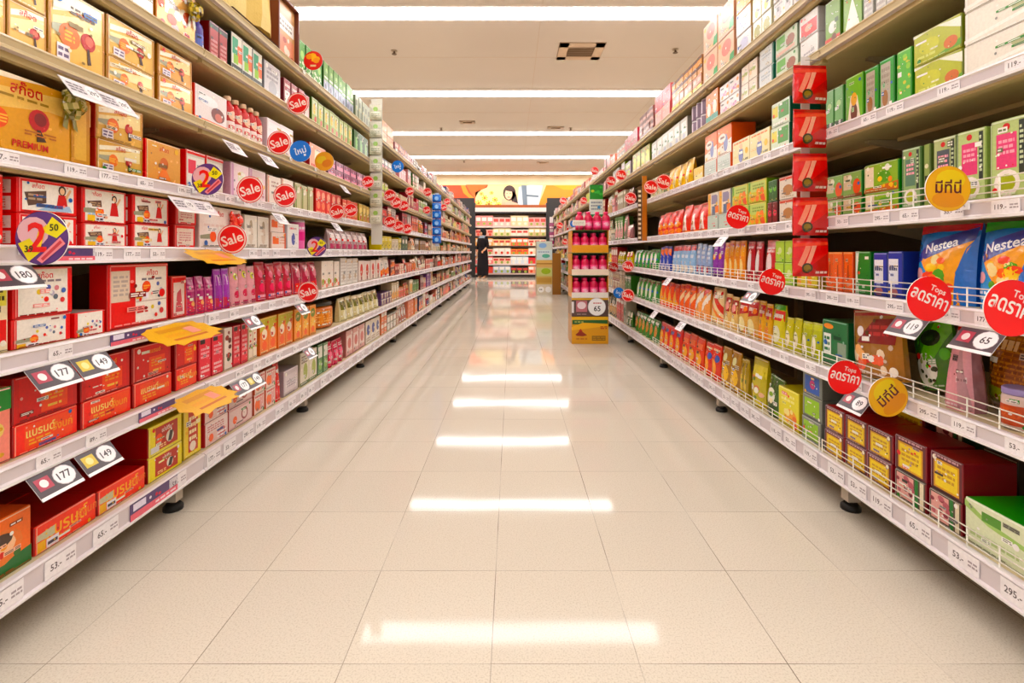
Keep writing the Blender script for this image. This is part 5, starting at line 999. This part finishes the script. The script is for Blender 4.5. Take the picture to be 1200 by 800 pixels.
# flat price cards hanging from the rails
pcm = {}
def price_card(px, lv, text, dark=True):
    sd = 'L' if px < 600 else 'R'; s = -1 if sd == 'L' else 1; Y = XR * F / abs(px - 600); zs = LZ if sd == 'L' else RZ
    k = (text, dark)
    if k not in pcm:
        m = MB(); w, h = .106, .06; ty, tz = .62, .785
        P = lambda u, v, o: (u - w / 2, -.001 - (h - v) * ty - o * tz, -(h - v) * tz + o * ty)
        for o_, fl in ((0, 1), (-.0012, 0)):
            q = [P(0, 0, o_), P(w, 0, o_), P(w, h, o_), P(0, h, o_)]; m.face(q if fl else q[::-1], '4c4248' if dark else 'e4dee2')
        for u in (0, w): m.face([P(u, 0, 0), P(u, 0, -.0012), P(u, h, -.0012), P(u, h, 0)], 'f0ecee')
        m.face([P(0, 0, 0), P(w, 0, 0), P(w, 0, -.0012), P(0, 0, -.0012)], 'f0ecee')
        a = [('r', 0, 0, 1, .13, 'f8f2f2')]
        if dark: a += [('r', .08, .36, .4, .84, 'b04858' if text != '149' else 'd8c060'), ('c', .24, .6, .16, 'f4ecec' if text != '149' else 'f0e0a0'), ('e', .7, .58, .25, .4, 'c8c0c4'), ('e', .7, .58, .235, .37, 'f8f4f6'), ('t', text, .7, .58, .3, '403840', 0, .34)]
        else: a += [('bars', .08, .3, .5, .8, 3, '706870'), ('e', .74, .56, .2, .34, 'fbf8f8'), ('t', text, .74, .56, .24, '403840', 0, .3)]
        m.art(P, w, h, a, off0=.0004); pcm[k] = m.mesh('price_card', 'plastic')
    o = bpy.data.objects.new('shelf_price_card', pcm[k]); C.objects.link(o)
    o.location = (s * 1.0355, Y, zs[lv] - (.04 if lv else .05)); o.rotation_euler = (0, 0, PI / 2 if s < 0 else -PI / 2)
    _, b, kk = where(sd, zs[lv], Y, 'card' + text + str(dark))
    finish(o, f'{"dark" if dark else "pale"} price card reading {text} under {ORD[lv]} shelf' + (f', {ORD[kk-1]} along' if kk > 1 else '') + f', {ORD[b]} bay, {RACK[sd]}', 'price card', 'price cards hanging from the rails')
for a in [(4, 3, '180', True), (52, 2, '177', True), (101, 2, '149', True), (54, 1, '177', True), (106, 1, '149', True), (276, 1, '177', True), (292, 1, '149', True), (290, 2, '65', True), (349, 2, '89', True), (358, 1, '65', True),
          (88, 5, '295', False), (126, 5, '295', False), (208, 4, '175', False), (232, 4, '175', False), (268, 5, '89', False), (308, 5, '89', False), (323, 4, '65', False), (400, 5, '65', False), (390, 4, '89', False),
          (1072, 2, '119', True), (1156, 2, '65', True), (1010, 1, '89', True), (802, 1, '53', False), (770, 1, '53', False), (786, 2, '89', False), (885, 2, '65', True), (850, 3, '53', False)]:
    price_card(*a)
# yellow paper flyers
def flyer(x0, x1, lv, label):
    Y0, Y1 = XR * F / (600 - x0), XR * F / (600 - x1); w = Y1 - Y0; m = MB(); rr = random.Random(int(x0)); out = []
    for k in range(22):
        a = 2 * PI * k / 22; q = (1.0 if k % 2 else .86) * rr.uniform(.93, 1.05); c, s_ = math.cos(a), math.sin(a)
        e = abs(c) ** .6 * (1 if c > 0 else -1), abs(s_) ** .6 * (1 if s_ > 0 else -1)
        out.append((e[0] * q, e[1] * q))
    S = lambda a, b, o: (.004 + .05 * (1 + b) * .96 + o * .3, (a + .12 * b) * w / 2, -.008 - .026 * (1 + b) + o)
    for o_ in (0, -.001):
        q = [S(a, b, o_) for a, b in out]; m.face(q if o_ < 0 else q[::-1], 'e8b440')
    for r0, r1, c in ((-.6, -.3, 'd89838'), (-.1, .15, 'e8a848'), (.35, .5, 'c8702c')):
        m.face([S(-.55, r0, .0006), S(.5, r0, .0006), S(.5, r1, .0006), S(-.55, r1, .0006)][::-1], c)
    m.face([S(.15, -.4, .001), S(.45, -.4, .001), S(.45, .2, .001), S(.15, .2, .001)][::-1], 'f0a090')
    o = m.obj('shelf_flyer', 'printed_card', None, (-1.035, (Y0 + Y1) / 2, LZ[lv] + .005)); finish(o, label, 'flyer')
flyer(150, 230, 2, 'jagged yellow paper flyer taped to the third shelf rail of the gift-box rack')
flyer(188, 250, 1, 'jagged yellow paper flyer taped to the second shelf rail of the gift-box rack')
flyer(203, 262, 3, 'jagged yellow paper flyer taped to the fourth shelf rail of the gift-box rack')
# clip strips with hanging packs
def strip(X, Y, z0, z1, w, col, label):
    m = MB(); m.box(-w / 2, 0, z0, w / 2, .002, z1, col)
    m.tube([(0, .001, z1 - .01), (math.copysign(1.036 - abs(X), X), .002, z1 - .01)], .002, 'e8e4e4', 6)
    o = m.obj('clip_strip', 'plastic', None, (X, Y, 0)); finish(o, label, 'clip strip'); return o
def hang(X, Y, zs_, mk, name, label, cat, grp, turn=0, rnd=.1):
    proto = None; rr = random.Random(int(Y * 100))
    for i, (z, words) in enumerate(zs_):
        if proto is None:
            mb, mt, _ = mk(); proto = mb.obj(name, mt); o = proto
        else: o = copy_tree(proto)
        o.location = (X, Y - .034, z); o.rotation_euler = (0, 0, turn + rr.uniform(-rnd, rnd))
        finish(o, label + ', ' + words, cat, grp)
strip(.985, 1.705, .79, 1.50, .03, 'e8e0dc', 'white plastic clip strip hung with red packs, beside the tea cartons')
m_ = lambda: pouch(.112, .026, .126, base='dc2014', side='a80c08', top='b81410', both=True, art=[('p', [(.0, 0), (1, 0), (1, .62)], 'b80e0c'), ('p', [(.1, .3), (.22, .25), (.5, .8), (.36, .84)], 'f09078'), ('p', [(.3, .3), (.4, .26), (.66, .8), (.54, .84)], 'f4a890'), ('p', [(.0, .86), (1, .9), (1, .82), (0, .78)], 'e85040'), ('c', .36, .22, .15, '3c3018'), ('c', .36, .22, .1, '8c7030'), ('bars', .6, .06, .95, .16, 1, 'f0d8d0')], seed=4)
hang(.985, 1.70, [(1.336, 'topmost on the clip strip'), (1.190, 'second from top of the strip'), (1.045, 'third from top of the strip'), (.900, 'fourth from top of the strip'), (.765, 'lowest on the clip strip')], m_, 'hanging_snack_pack', 'glossy red snack pack', 'snack pack', 'red snack packs on the clip strip')
strip(-.985, 3.70, .90, 1.96, .08, 'd4d0c4', 'tall pale clip strip at the end of the third bay, gift-box rack')
m_ = lambda: pouch(.085, .018, .115, base='ccc8b4', side='a8a490', top='e8e2d8', both=True, art=[('r', .1, .15, .9, .5, 'e8e4d4'), ('c', .5, .66, .2, '98b868'), ('bars', .15, .18, .85, .4, 2, '989880')], seed=7)
hang(-.985, 3.695, [(1.80 - k * .125, w) for k, w in enumerate(['topmost of the tall strip', 'second down the tall strip', 'third down the tall strip', 'fourth down the tall strip', 'fifth down the tall strip', 'sixth down the tall strip', 'lowest of the tall strip'])], m_, 'hanging_sachet', 'pale green and white sachet', 'sachet', 'pale sachets on the tall strip')
strip(-.985, 6.67, .92, 1.62, .05, 'c8d4e8', 'clip strip hung with blue packs on the gift-box rack')
m_ = lambda: pouch(.115, .02, .1, base='1c70d0', side='1858a8', both=True, art=[('c', .5, .5, .26, '90c0f0'), ('r', 0, 0, 1, .2, '1848a0')], seed=9)
hang(-.985, 6.665, [(1.495 - k * .108, w) for k, w in enumerate(['topmost of the strip', 'second down the strip', 'third down the strip', 'fourth down the strip', 'fifth down the strip', 'lowest of the strip'])], m_, 'hanging_blue_sachet', 'bright blue sachet', 'sachet', 'blue sachets on the clip strip')
def notch_strip():
    o = empty('notched_sign_strip', (.985, 3.84, 0)); m = MB(); m.box(.0, 0, .93, .036, .004, 1.42, 'b8702c'); m.box(.036, .0, 1.30, .0505, .003, 1.31, 'd8d0c8'); kid(o, m.obj('board', 'plastic'))
    m = MB()
    m.box(-.034, .001, .93, -.001, .003, 1.34, '5c4430')
    for k in range(11): m.box(-.030, -.001, .945 + k * .035, -.010, .001, .962 + k * .035, 'ece0c8')
    kid(o, m.obj('notched_hanger', 'plastic')); finish(o, 'narrow orange-brown strip with a notched white hanger on the tea-and-noodle rack', 'sign strip')
notch_strip()
strip(.985, 12.7, .95, 1.72, .09, 'f0e8e8', 'white strip of plum packs at the far end of the tea-and-noodle rack')
m_ = lambda: pouch(.12, .02, .15, base='8c2858', side='5c1838', both=True, art=[('r', .1, .1, .9, .4, 'f0d8e0')], seed=11)
hang(.985, 12.68, [(1.42, 'topmost of the far strip'), (1.2, 'middle of the far strip'), (.98, 'lowest of the far strip')], m_, 'hanging_plum_pack', 'small plum-coloured pack', 'snack pack', 'plum packs on the far strip')
m = MB(); w = .15
m.box(-w / 2, 0, 1.24, w / 2, .03, 1.6, 'e4e8e0'); S = lambda u, v, o: (u - w / 2, -o, 1.24 + v)
m.art(S, w, .36, [('r', 0, .55, 1, 1, '1c8c34'), ('blobs', .1, .7, .9, .95, 5, .14, ['50b850', 'c8d840'], 2), ('bars', .1, .2, .9, .5, 3, '9098a0'), ('c', .7, .3, .12, '4890c0'), ('r', 0, 0, 1, .08, '2c7838')])
m.tube([(0, .015, 1.59), (.058, .015, 1.62)], .002, 'e8e4e4', 6)
finish(m.obj('hanging_sign', 'printed_card', None, (.95, 5.72, 0)), 'green and white hanging sign box beyond the notched strip', 'hanging sign')

# ---------------------------------------------------------------- floor displays
def display():
    Y = 4.66; x0, x1 = .548, .885; d = .3; cx = (x0 + x1) / 2; w = x1 - x0
    mb, mt, _ = carton(w, d, .25, base='dca018', side='b88014', top='c89020', art=[('r', .02, .72, .98, .96, '24582c'), ('r', .0, .88, 1, 1, 'e8b838'), ('bars', .08, .76, .32, .86, 1, 'a0a860'), ('p', [(.0, .62), (.3, .78), (1, .74), (1, .66), (0, .5)], 'f0b828'),
        ('p', [(.1, .34), (.24, .5), (.42, .32), (.3, .28), (.14, .3)], '8c3018'), ('p', [(.18, .46), (.24, .56), (.3, .46)], 'b03820'), ('bars', .12, .14, .42, .24, 1, 'c07818'), ('bars', .78, .54, .96, .66, 2, 'b03020'), ('r', .55, .12, .92, .3, '8c6418'), ('bars', .57, .14, .9, .28, 2, 'b88828')])
    o = mb.obj('shipping_carton', mt, None, (cx, Y, .001)); finish(o, 'yellow shipping carton on the floor under the magenta bottle display', 'carton')
    # card box with the price
    mb, mt, _ = carton(w, d, .17, base='56403c', side='7c5c3c', top='c89c48', art=[('r', 0, .9, 1, 1, 'e0b040'), ('r', .12, .25, .42, .85, 'b87078'), ('e', .27, .6, .12, .2, 'f0dce0'), ('bars', .14, .08, .4, .18, 1, '9c8884'), ('r', .0, .2, .06, .8, 'e8e4e6')])
    o = mb.obj('price_box', mt, None, (cx, Y, .2525))
    m = MB(); n = 36; R_ = .082; a = [(R_ * math.cos(2 * PI * k / n), 0, R_ * math.sin(2 * PI * k / n)) for k in range(n)]; b = [(p[0], .002, p[2]) for p in a]
    m.face(a, 'c8c4c8'); m.face(b[::-1], 'c8c4c8')
    for k in range(n): m.face([a[k], a[(k + 1) % n], b[(k + 1) % n], b[k]], 'e8e4e4')
    S = lambda u, v, oo: (u - R_, -oo, v - R_)
    m._disc(S, R_, R_, R_ * .95, R_ * .95, .0005, 'f8f6f6', 10, 36); m._prim(S, 2 * R_, 2 * R_, ('t', '65', .52, .4, .3, '2c2424'), .001, 10); m._prim(S, 2 * R_, 2 * R_, ('bars', .3, .66, .75, .76, 1, 'c04848'), .001, 10)
    pd = m.obj('price_disc', 'plastic'); pd.parent = o; pd.location = (w * .18, -.008, .09)
    finish(o, 'dark display box with round white 65 price disc, on the yellow shipping carton', 'display box')
    z = .4245
    rows = [('lowest', z, '#'), ('middle', 0, ''), ('upper', 0, '')]
    lip = [('f0e8e0', .05), ('f0dcc8', .055), ('e09c30', .07)]
    mbb, mtt, kk = bottle(.078, .078, .172, base='c8184c', lid='f05078', art=[('r', .1, .15, .9, .5, 'f06090'), ('e', .5, .33, .3, .1, 'f8c0d0')])
    proto = None; n = 0
    for t, (wd, _, _) in enumerate(rows):
        o = empty('display_tray', (cx, Y, z)); c, lh = lip[t]
        m = MB(); m.box(-w / 2, 0, 0, w / 2, d, .008, 'c89848'); m.box(-w / 2, -.003, 0, w / 2, 0, lh, c); m.box(-w / 2, d - .004, .008, w / 2, d, .2, '50602c' if t else '8c6c3c')
        kid(o, m.obj('base', 'printed_card'))
        for sx in (-1, 1):
            m = MB(); m.box(sx * w / 2, 0, .008, sx * (w / 2 - .005), d - .004, .2, 'e09430'); kid(o, m.obj('side_panel', 'printed_card'))
        finish(o, f'orange cardboard display tray, {wd} of the three stacked above the 65 disc', 'display tray', 'stacked display trays')
        for r in range(2):
            for i in range(4):
                if proto is None:
                    proto = mbb.obj('magenta_bottle', mtt)
                    for kn, km, kt in kk: kid(proto, km.obj(kn, kt))
                    b_ = proto
                else: b_ = copy_tree(proto)
                b_.location = (x0 + .045 + i * .0822, Y + .008 + r * .09, z + .009)
                finish(b_, f'magenta drink bottle, {ORD[i]} across in {"front" if r == 0 else "rear"} row, {wd} display tray', 'bottle', 'magenta bottles in the display trays')
        m = MB(); m.box(-w / 2, 0, .2005, w / 2, d, .206, '38582c', 0, {'-y': '4c6c30'}); kid(o, m.obj('lid_board', 'printed_card'))
        z += .207
    # goods on the very top
    for i in range(4):
        b_ = copy_tree(proto); b_.location = (x0 + .12 + i * .082 - .04, Y + .03, z); finish(b_, f'magenta drink bottle on top of the display, {ORD[i]} across', 'bottle', 'magenta bottles on top of the display')
    for i in range(2):
        for k in range(2):
            if k == 0 and i == 0:
                mb, mt, _ = carton(.065, .07, .062, base='8c1838', side='5c0c20', art=[('c', .5, .5, .36, 'd84868')]); q = mb.obj('berry_box', mt); qp = q
            else: q = copy_tree(qp)
            q.location = (x0 + .2 + .07 * i, Y + .16, z + k * .064); finish(q, f'dark berry box behind the top bottles, {["lower", "upper"][k]} of stack {["one", "two"][i]}', 'box', 'dark berry boxes on the display')
    m = MB(); m.box(-.06, 0, 0, .06, .003, .05, 'f0e8dc'); m.tube([(0, .004, 0), (0, .004, -.04)], .002, 'd8d0c8', 6)
    S = lambda u, v, oo: (u - .06, -oo, v)
    m.art(S, .12, .05, [('bars', .1, .2, .9, .8, 2, 'c8b8a8')]); finish(m.obj('header_card', 'printed_card', None, (x0 + .07, Y + .02, z + .042)), 'blank cream header card standing on the magenta display', 'header card')
display()
def display_far():
    Y = 10.05; x0, x1 = .48, .80; w = x1 - x0; z = .001
    o = empty('brown_display_stand', ((x0 + x1) / 2, Y, 0)); m = MB(); m.box(w / 2, 0, 0, w / 2 + .16, .5, .82, '8c5c28'); kid(o, m.obj('side_panel', 'printed_card'))
    m = MB(); m.box(w / 2 + .16, .0, 0, w / 2 + .17, .5, .8, '6c4420'); kid(o, m.obj('edge_board', 'printed_card'))
    finish(o, 'brown cardboard display stand far along the aisle, beyond the magenta display', 'display stand')
    specs = [(.2, 'd8ccb8', [('c', .3, .5, .3, 'f4f0ec'), ('c', .75, .5, .3, 'f4f0ec'), ('bars', .2, .4, .4, .6, 1, '504848')], 'cream carton with two white discs, on the floor'), (.16, 'c8a868', [('r', .05, .2, .95, .8, 'b89050')], 'tan carton second from the floor'), (.2, 'c8c888', [('e', .6, .5, .3, .3, '98b040'), ('r', 0, .85, 1, 1, 'd8b078')], 'pale green carton in the middle'),
             (.12, 'd8b070', [('r', 0, .3, 1, .5, 'a87840')], 'tan carton above the pale green one'), (.2, 'd0dcdc', [('e', .6, .4, .25, .2, '60a890'), ('bars', .1, .7, .8, .9, 1, '8898b0')], 'white and teal carton near the top'), (.17, 'c8ccc0', [('e', .4, .5, .25, .3, '88a8d0')], 'white and blue carton at the very top')]
    for i, (h, c, art, lab) in enumerate(specs):
        mb, mt, _ = carton(w - .004, .4, h, base=c, side='a88860', art=art); q = mb.obj('stacked_carton', mt, None, ((x0 + x1) / 2, Y, z)); z += h + .001
        finish(q, lab + ' of the brown display stand', 'carton', 'cartons stacked at the far display')
display_far()

# ---------------------------------------------------------------- end wall: mural, black cladding, wall case
m = MB(); YM = YB1 - .03; sx = YM / F
def wall_rect(mb, x0, x1, y0, y1, yy, col): mb.face([((x0 - 600) * sx, yy, H + (295 - y1) * sx), ((x1 - 600) * sx, yy, H + (295 - y1) * sx), ((x1 - 600) * sx, yy, H + (295 - y0) * sx), ((x0 - 600) * sx, yy, H + (295 - y0) * sx)], col)
X = lambda p: (p - 600) * sx
Zp = lambda p: H + (295 - p) * sx
m = MB(); m.box(X(505), YM, Zp(243), X(705), YM + .025, Zp(216), 'e4cc9c')
y = YM - .001
def wp(pts, col, k=1): m.face([(X(a), YM - .0015 * k, Zp(b)) for a, b in pts], col)
wp([(505, 232), (556, 232), (556, 243), (558, 243), (572, 217), (505, 217)], 'e85418')
wp([(546, 216.3), (560, 216.3), (572, 216.3), (560, 226), (557, 232), (553, 228)], 'f0701c', 2); wp([(540, 217), (545, 217), (549, 226), (556, 232), (550, 232), (543, 226)], 'f89038', 3)
wp([(557, 243), (557, 225), (575, 218), (590, 217), (590, 243)], 'e8d8a0', 2)
rr = random.Random(5)
for cx, cy, r in ((561, 238, 3.6), (568, 232, 3.2), (573, 239, 3.8), (580, 234, 3.0), (584, 240, 3.2), (564, 227, 2.4), (576, 226, 2.2)):      # daisies
    for q in range(7):
        a_ = 2 * PI * q / 7 + cx; wp([(cx, cy), (cx + r * math.cos(a_ - .3), cy + r * .9 * math.sin(a_ - .3)), (cx + r * 1.25 * math.cos(a_), cy + r * 1.15 * math.sin(a_)), (cx + r * math.cos(a_ + .3), cy + r * .9 * math.sin(a_ + .3))], rr.choice(['f0c420', 'e8ac18', 'f4d850']), 3)
    wp([(cx + r * .35 * math.cos(q * PI / 4), cy + r * .35 * math.sin(q * PI / 4)) for q in range(8)], 'a86c18', 4)
wp([(630, 243), (640, 217), (705, 217), (705, 233), (641, 232), (641, 243)], 'f0901c'); wp([(648, 217), (705, 217), (705, 224), (660, 222)], 'f8a838', 2)
wp([(606, 243), (608, 219), (622, 216.5), (636, 217), (631, 243)], 'c4ccd0', 2); wp([(611, 217), (617, 217), (618, 240), (613, 240)], '707c88', 3); wp([(617, 228), (631, 229), (631, 231), (617, 230)], '606c78', 3)
# portrait of a dark-haired woman
def el(cx, cy, rx, ry, col, k): wp([(cx + rx * math.cos(2 * PI * q / 16), cy + ry * math.sin(2 * PI * q / 16)) for q in range(16)], col, k)
el(597, 226, 7.5, 9, '3c2420', 4); wp([(599, 222), (605, 228), (607, 238), (604, 243), (600, 240)], '2c1a18', 4); wp([(585, 243), (589, 238), (597, 235), (606, 238), (612, 243)], 'f0b8a0', 5); el(596, 227.5, 4.4, 6.2, 'f0c4a4', 6)
wp([(591, 222), (596, 219), (602, 223), (600, 224.5), (594, 223.5)], '3c2420', 7); el(594.2, 226.5, .7, .4, '3c2420', 7); el(598, 226.5, .7, .4, '3c2420', 7); el(596.2, 231, 1.5, .5, 'c83c3c', 7); el(590, 235, 2.6, 2.2, 'f0bca0', 7); wp([(588, 243), (588, 236), (592, 236), (593, 243)], 'eeb498', 6)
tag(m.obj('mural_panel', 'printed_card'), 'orange and yellow wall mural with a dark-haired woman portrait', 'mural')
m = MB(); m.box(-4.5, YB1 - .06, 0, X(556), YB1 - .001, Zp(232), '221c1c'); m.box(X(641), YB1 - .06, 0, 4.5, YB1 - .001, Zp(232), '221c1c'); tag(m.obj('trim_2', 'plastic'), kind='structure')
def wall_case():
    YC = 16.9; q = YC / F; x0, x1 = (557 - 600) * q, (640 - 600) * q; zt = H + (295 - 250) * q; o = empty('wall_display_case', ((x0 + x1) / 2, YC, 0)); w = x1 - x0; yb = YB1 - .07 - YC
    P = lambda mb, n, mt='painted_metal': kid(o, mb.obj(n, mt))
    for sx_ in (-1, 1):
        m = MB(); m.box(sx_ * w / 2, -.05, 0, sx_ * (w / 2 + .13), .7, zt + .35, '1c1818'); P(m, 'side_column', 'plastic')
    m = MB(); m.box(-w / 2, .6, 0, w / 2, .65, zt + .1, 'd8b8a4'); P(m, 'back_panel')
    m = MB(); m.box(-w / 2, -.05, zt, w / 2, .65, zt + .05, '241c1c'); m.box(-w / 2, -.06, zt + .05, w / 2, .65, zt + .19, 'f0e0dc'); m.box(-w / 2, -.055, zt + .19, w / 2, .65, zt + .28, 'a85830'); P(m, 'header', 'plastic')
    m = MB(); m.box(-w / 2, 0, 0, w / 2, .6, .12, '2c2422'); P(m, 'plinth', 'plastic')
    zz = [H + (295 - p) * q for p in (320, 309, 298, 288, 276.5, 265)]
    rr = random.Random(3); pal = [['e05048', 'b8c0d0', '402020', 'e8a080'], ['f08080', 'f8d0b8', 'd8e0e8', 'e04048'], ['f0c8b0', 'e8e0d0', 'e88848', 'f0d8c0', 'c8d070'], ['f0b070', 'f0d0a0', 'f07858', 'f0e0c8'], ['f0b0a0', 'e8d8a8', 'f8e0d0', 'd8c090'], ['e89890', 'f0c8c0', 'f0d8b0', 'e8b0a8']]
    for k, z in enumerate(zz):
        m = MB(); m.box(-w / 2, 0, z - .03, w / 2, .58, z, 'e8d8d0' if k else '3c3028'); m.box(-w / 2, -.012, z - .045, w / 2, 0, z + .004, ['c8b0a8', 'e0d0cc', 'f4ecec', '4c3830', '4c3830', 'e8d0c8'][k]); P(m, 'shelf')
        nx = (zz + [zt])[k + 1]; n = 12; runs = 4
        for i in range(n):
            c = pal[k][(i * runs // n) % len(pal[k])]; h = (nx - z - .06) * (.8 + .15 * ((i // 3 + k) % 2))
            if i % 3 == 0:
                mb, mt, _ = carton(w / n - .006, .14, h, base=c, side=c, art=[('r', .1, .5, .9, .85, 'f6ece4' if (i + k) % 2 else 'c85048'), ('c', .5, .25, .24, rr.choice(['d85040', 'f8e8d8', '98a858']))]); pr_ = mb.obj('boxed_snack', mt); b_ = pr_
            else: b_ = copy_tree(pr_)
            b_.location = ((x0 + x1) / 2 - w / 2 + w / n * (i + .5), YC + .01, z + .001)
            finish(b_, f'boxed snack, {ORD[i]} across on {ORD[k]} shelf of the end wall case', 'boxed snack', 'boxed snacks in the end wall case')
    finish(o, 'wall display case with black side columns at the aisle end', 'display case')
wall_case()

# ---------------------------------------------------------------- shopper at the end of the aisle
def skin_mesh(name, pts, edges, rad, col, mat, sub=2):
    me = bpy.data.meshes.new(name); me.from_pydata(pts, edges, []); o = bpy.data.objects.new(name, me); C.objects.link(o)
    sk = o.modifiers.new('skin', 'SKIN'); 
    for i, r in enumerate(rad): me.skin_vertices[0].data[i].radius = (r, r) if not isinstance(r, tuple) else r
    me.skin_vertices[0].data[0].use_root = True
    sb = o.modifiers.new('sub', 'SUBSURF'); sb.levels = sb.render_levels = sub
    dg = bpy.context.evaluated_depsgraph_get(); dg.update(); m2 = bpy.data.meshes.new_from_object(o.evaluated_get(dg)); o.modifiers.clear(); o.data = m2
    ca = m2.color_attributes.new('Col', 'FLOAT_COLOR', 'CORNER'); ca.data.foreach_set('color', list(lin(col)) * len(m2.loops)); m2.materials.clear(); m2.materials.append(MATS[mat])
    m2.polygons.foreach_set('use_smooth', [True] * len(m2.polygons)); return o
def shopper():
    X0, Y0 = -.93, 16.15
    P = [(0, 0, .84), (0, 0, .98), (0, .01, 1.14), (0, .01, 1.27), (0, 0, 1.335), (0, -.01, 1.39), (0, -.015, 1.45), (0, -.01, 1.52),
         (.09, 0, .82), (.1, -.01, .46), (.1, .02, .09), (.1, -.1, .03), (-.09, 0, .82), (-.1, -.01, .46), (-.1, .02, .09), (-.1, -.1, .03),
         (.15, .0, 1.28), (.21, .0, 1.03), (.22, -.16, .9), (.22, -.22, .88), (-.15, 0, 1.28), (-.21, .01, 1.03), (-.21, -.03, .8), (-.21, -.05, .72)]
    E_ = [(0, 1), (1, 2), (2, 3), (3, 4), (4, 5), (5, 6), (6, 7), (0, 8), (8, 9), (9, 10), (10, 11), (0, 12), (12, 13), (13, 14), (14, 15), (3, 16), (16, 17), (17, 18), (18, 19), (3, 20), (20, 21), (21, 22), (22, 23)]
    R_ = [.13, .11, .13, .09, .045, .07, .085, .06, .08, .055, .035, .028, .08, .055, .035, .028, .05, .036, .026, .03, .05, .036, .026, .03]
    o = skin_mesh('person', P, E_, R_, 'd8a888', 'skin'); o.location = (X0, Y0, 0); o.rotation_euler = (0, 0, -.7)
    # dress: long black lathe following the body
    m = MB(); prof = [(.2, .1), (.215, .3), (.2, .55), (.185, .8), (.15, 1.0), (.165, 1.15), (.17, 1.26), (.12, 1.32), (.06, 1.345)]
    n = 24; rows = []
    for r, z in prof: rows.append([(r * math.cos(2 * PI * k / n) * (1 + .05 * math.sin(6 * 2 * PI * k / n) * (z < .7)), r * .72 * math.sin(2 * PI * k / n), z) for k in range(n)])
    for a, b in zip(rows, rows[1:]):
        for k in range(n): m.face([a[k], a[(k + 1) % n], b[(k + 1) % n], b[k]], '181418', True)
    m.face(rows[0][::-1], '100c10')
    d = m.obj('dress', 'cloth', o)
    for sx_ in (-1, 1):
        m = MB(); a = P[16] if sx_ > 0 else P[20]; b = P[17] if sx_ > 0 else P[21]; c = P[18] if sx_ > 0 else P[22]
        m.tube([(a[0] * .8, a[1], a[2] + .02), a, ((a[0] + b[0]) / 2, (a[1] + b[1]) / 2, (a[2] + b[2]) / 2), b], .056, '181418', 10); m.tube([b, ((b[0] + c[0]) / 2, (b[1] + c[1]) / 2, (b[2] + c[2]) / 2)], .046, '181418', 10); m.obj('sleeve', 'cloth', o)
    m = MB(); m.lathe([(.14, 1.26), (.15, 1.3), (.1, 1.345), (.07, 1.37), (.06, 1.36)], '98a0ac', 18, 0, 0, None, .75); m.obj('scarf', 'cloth', o)
    m = MB(); m.lathe([(.05, 1.36), (.1, 1.38), (.108, 1.44), (.106, 1.5), (.08, 1.56), (.03, 1.585)], '14100f', 18, 0, .022, None, .95); m.obj('hair', 'cloth', o)
    m = MB(); fx = -.098     # face on the front (-y)
    for ex in (-.032, .032): m.box(ex - .012, -.088, 1.455, ex + .012, -.084, 1.464, '2a1a14')
    m.box(-.012, -.106, 1.425, .012, -.086, 1.452, 'cc9878', .003); m.box(-.024, -.092, 1.398, .024, -.088, 1.408, 'a84848'); m.obj('face_features', 'skin', o)
    for hx, hz, hy in ((.22, .87, -.24), (-.21, .68, -.06)):
        for q in range(4):
            m = MB(); m.tube([(hx - .026 + q * .017, hy, hz + .01), (hx - .027 + q * .018, hy - .02, hz - .025), (hx - .026 + q * .017, hy - .012, hz - (.055 + (.01 if q in (1, 2) else 0)))], .008, 'd8a888', 6); m.obj('finger', 'skin', o)
        m = MB(); m.tube([(hx + .03, hy, hz + .02), (hx + .045, hy - .02, hz - .005), (hx + .04, hy - .03, hz - .025)], .009, 'd8a888', 6); m.obj('thumb', 'skin', o)
    for sx_ in (-1, 1):
        m = MB(); m.box(sx_ * .1 - .045, -.15, .001, sx_ * .1 + .045, .06, .035, 'c8b0a0', .01); m.obj('shoe', 'plastic', o)
    tag(o, 'person with black hair in a long black dress and grey scarf at the aisle end', 'person')
shopper()

# ---------------------------------------------------------------- camera, light, view
cam = bpy.data.cameras.new('camera'); co = bpy.data.objects.new('camera', cam); C.objects.link(co)
cam.sensor_width = 36; cam.lens = F / 1200 * 36; cam.shift_y = -105 / 1200; cam.clip_start = .05; cam.clip_end = 60
co.location = (0, 0, H); co.rotation_euler = (PI / 2, 0, 0)
sc = bpy.context.scene; sc.camera = co
w = bpy.data.worlds.new('warm_fill'); sc.world = w; w.use_nodes = True
bg = w.node_tree.nodes['Background']; bg.inputs[0].default_value = (1.0, .97, .93, 1); bg.inputs[1].default_value = .45  # even warm fill added through the open rear, not a known daylight source
sc.view_settings.view_transform = 'Standard'; sc.view_settings.look = 'None'; sc.view_settings.gamma = 1; sc.view_settings.use_curve_mapping = False
sc.view_settings.exposure = 0.33
print('COUNTS', sorted(COUNT.items(), key=lambda x: -x[1])[:12], 'objects', len(bpy.data.objects))
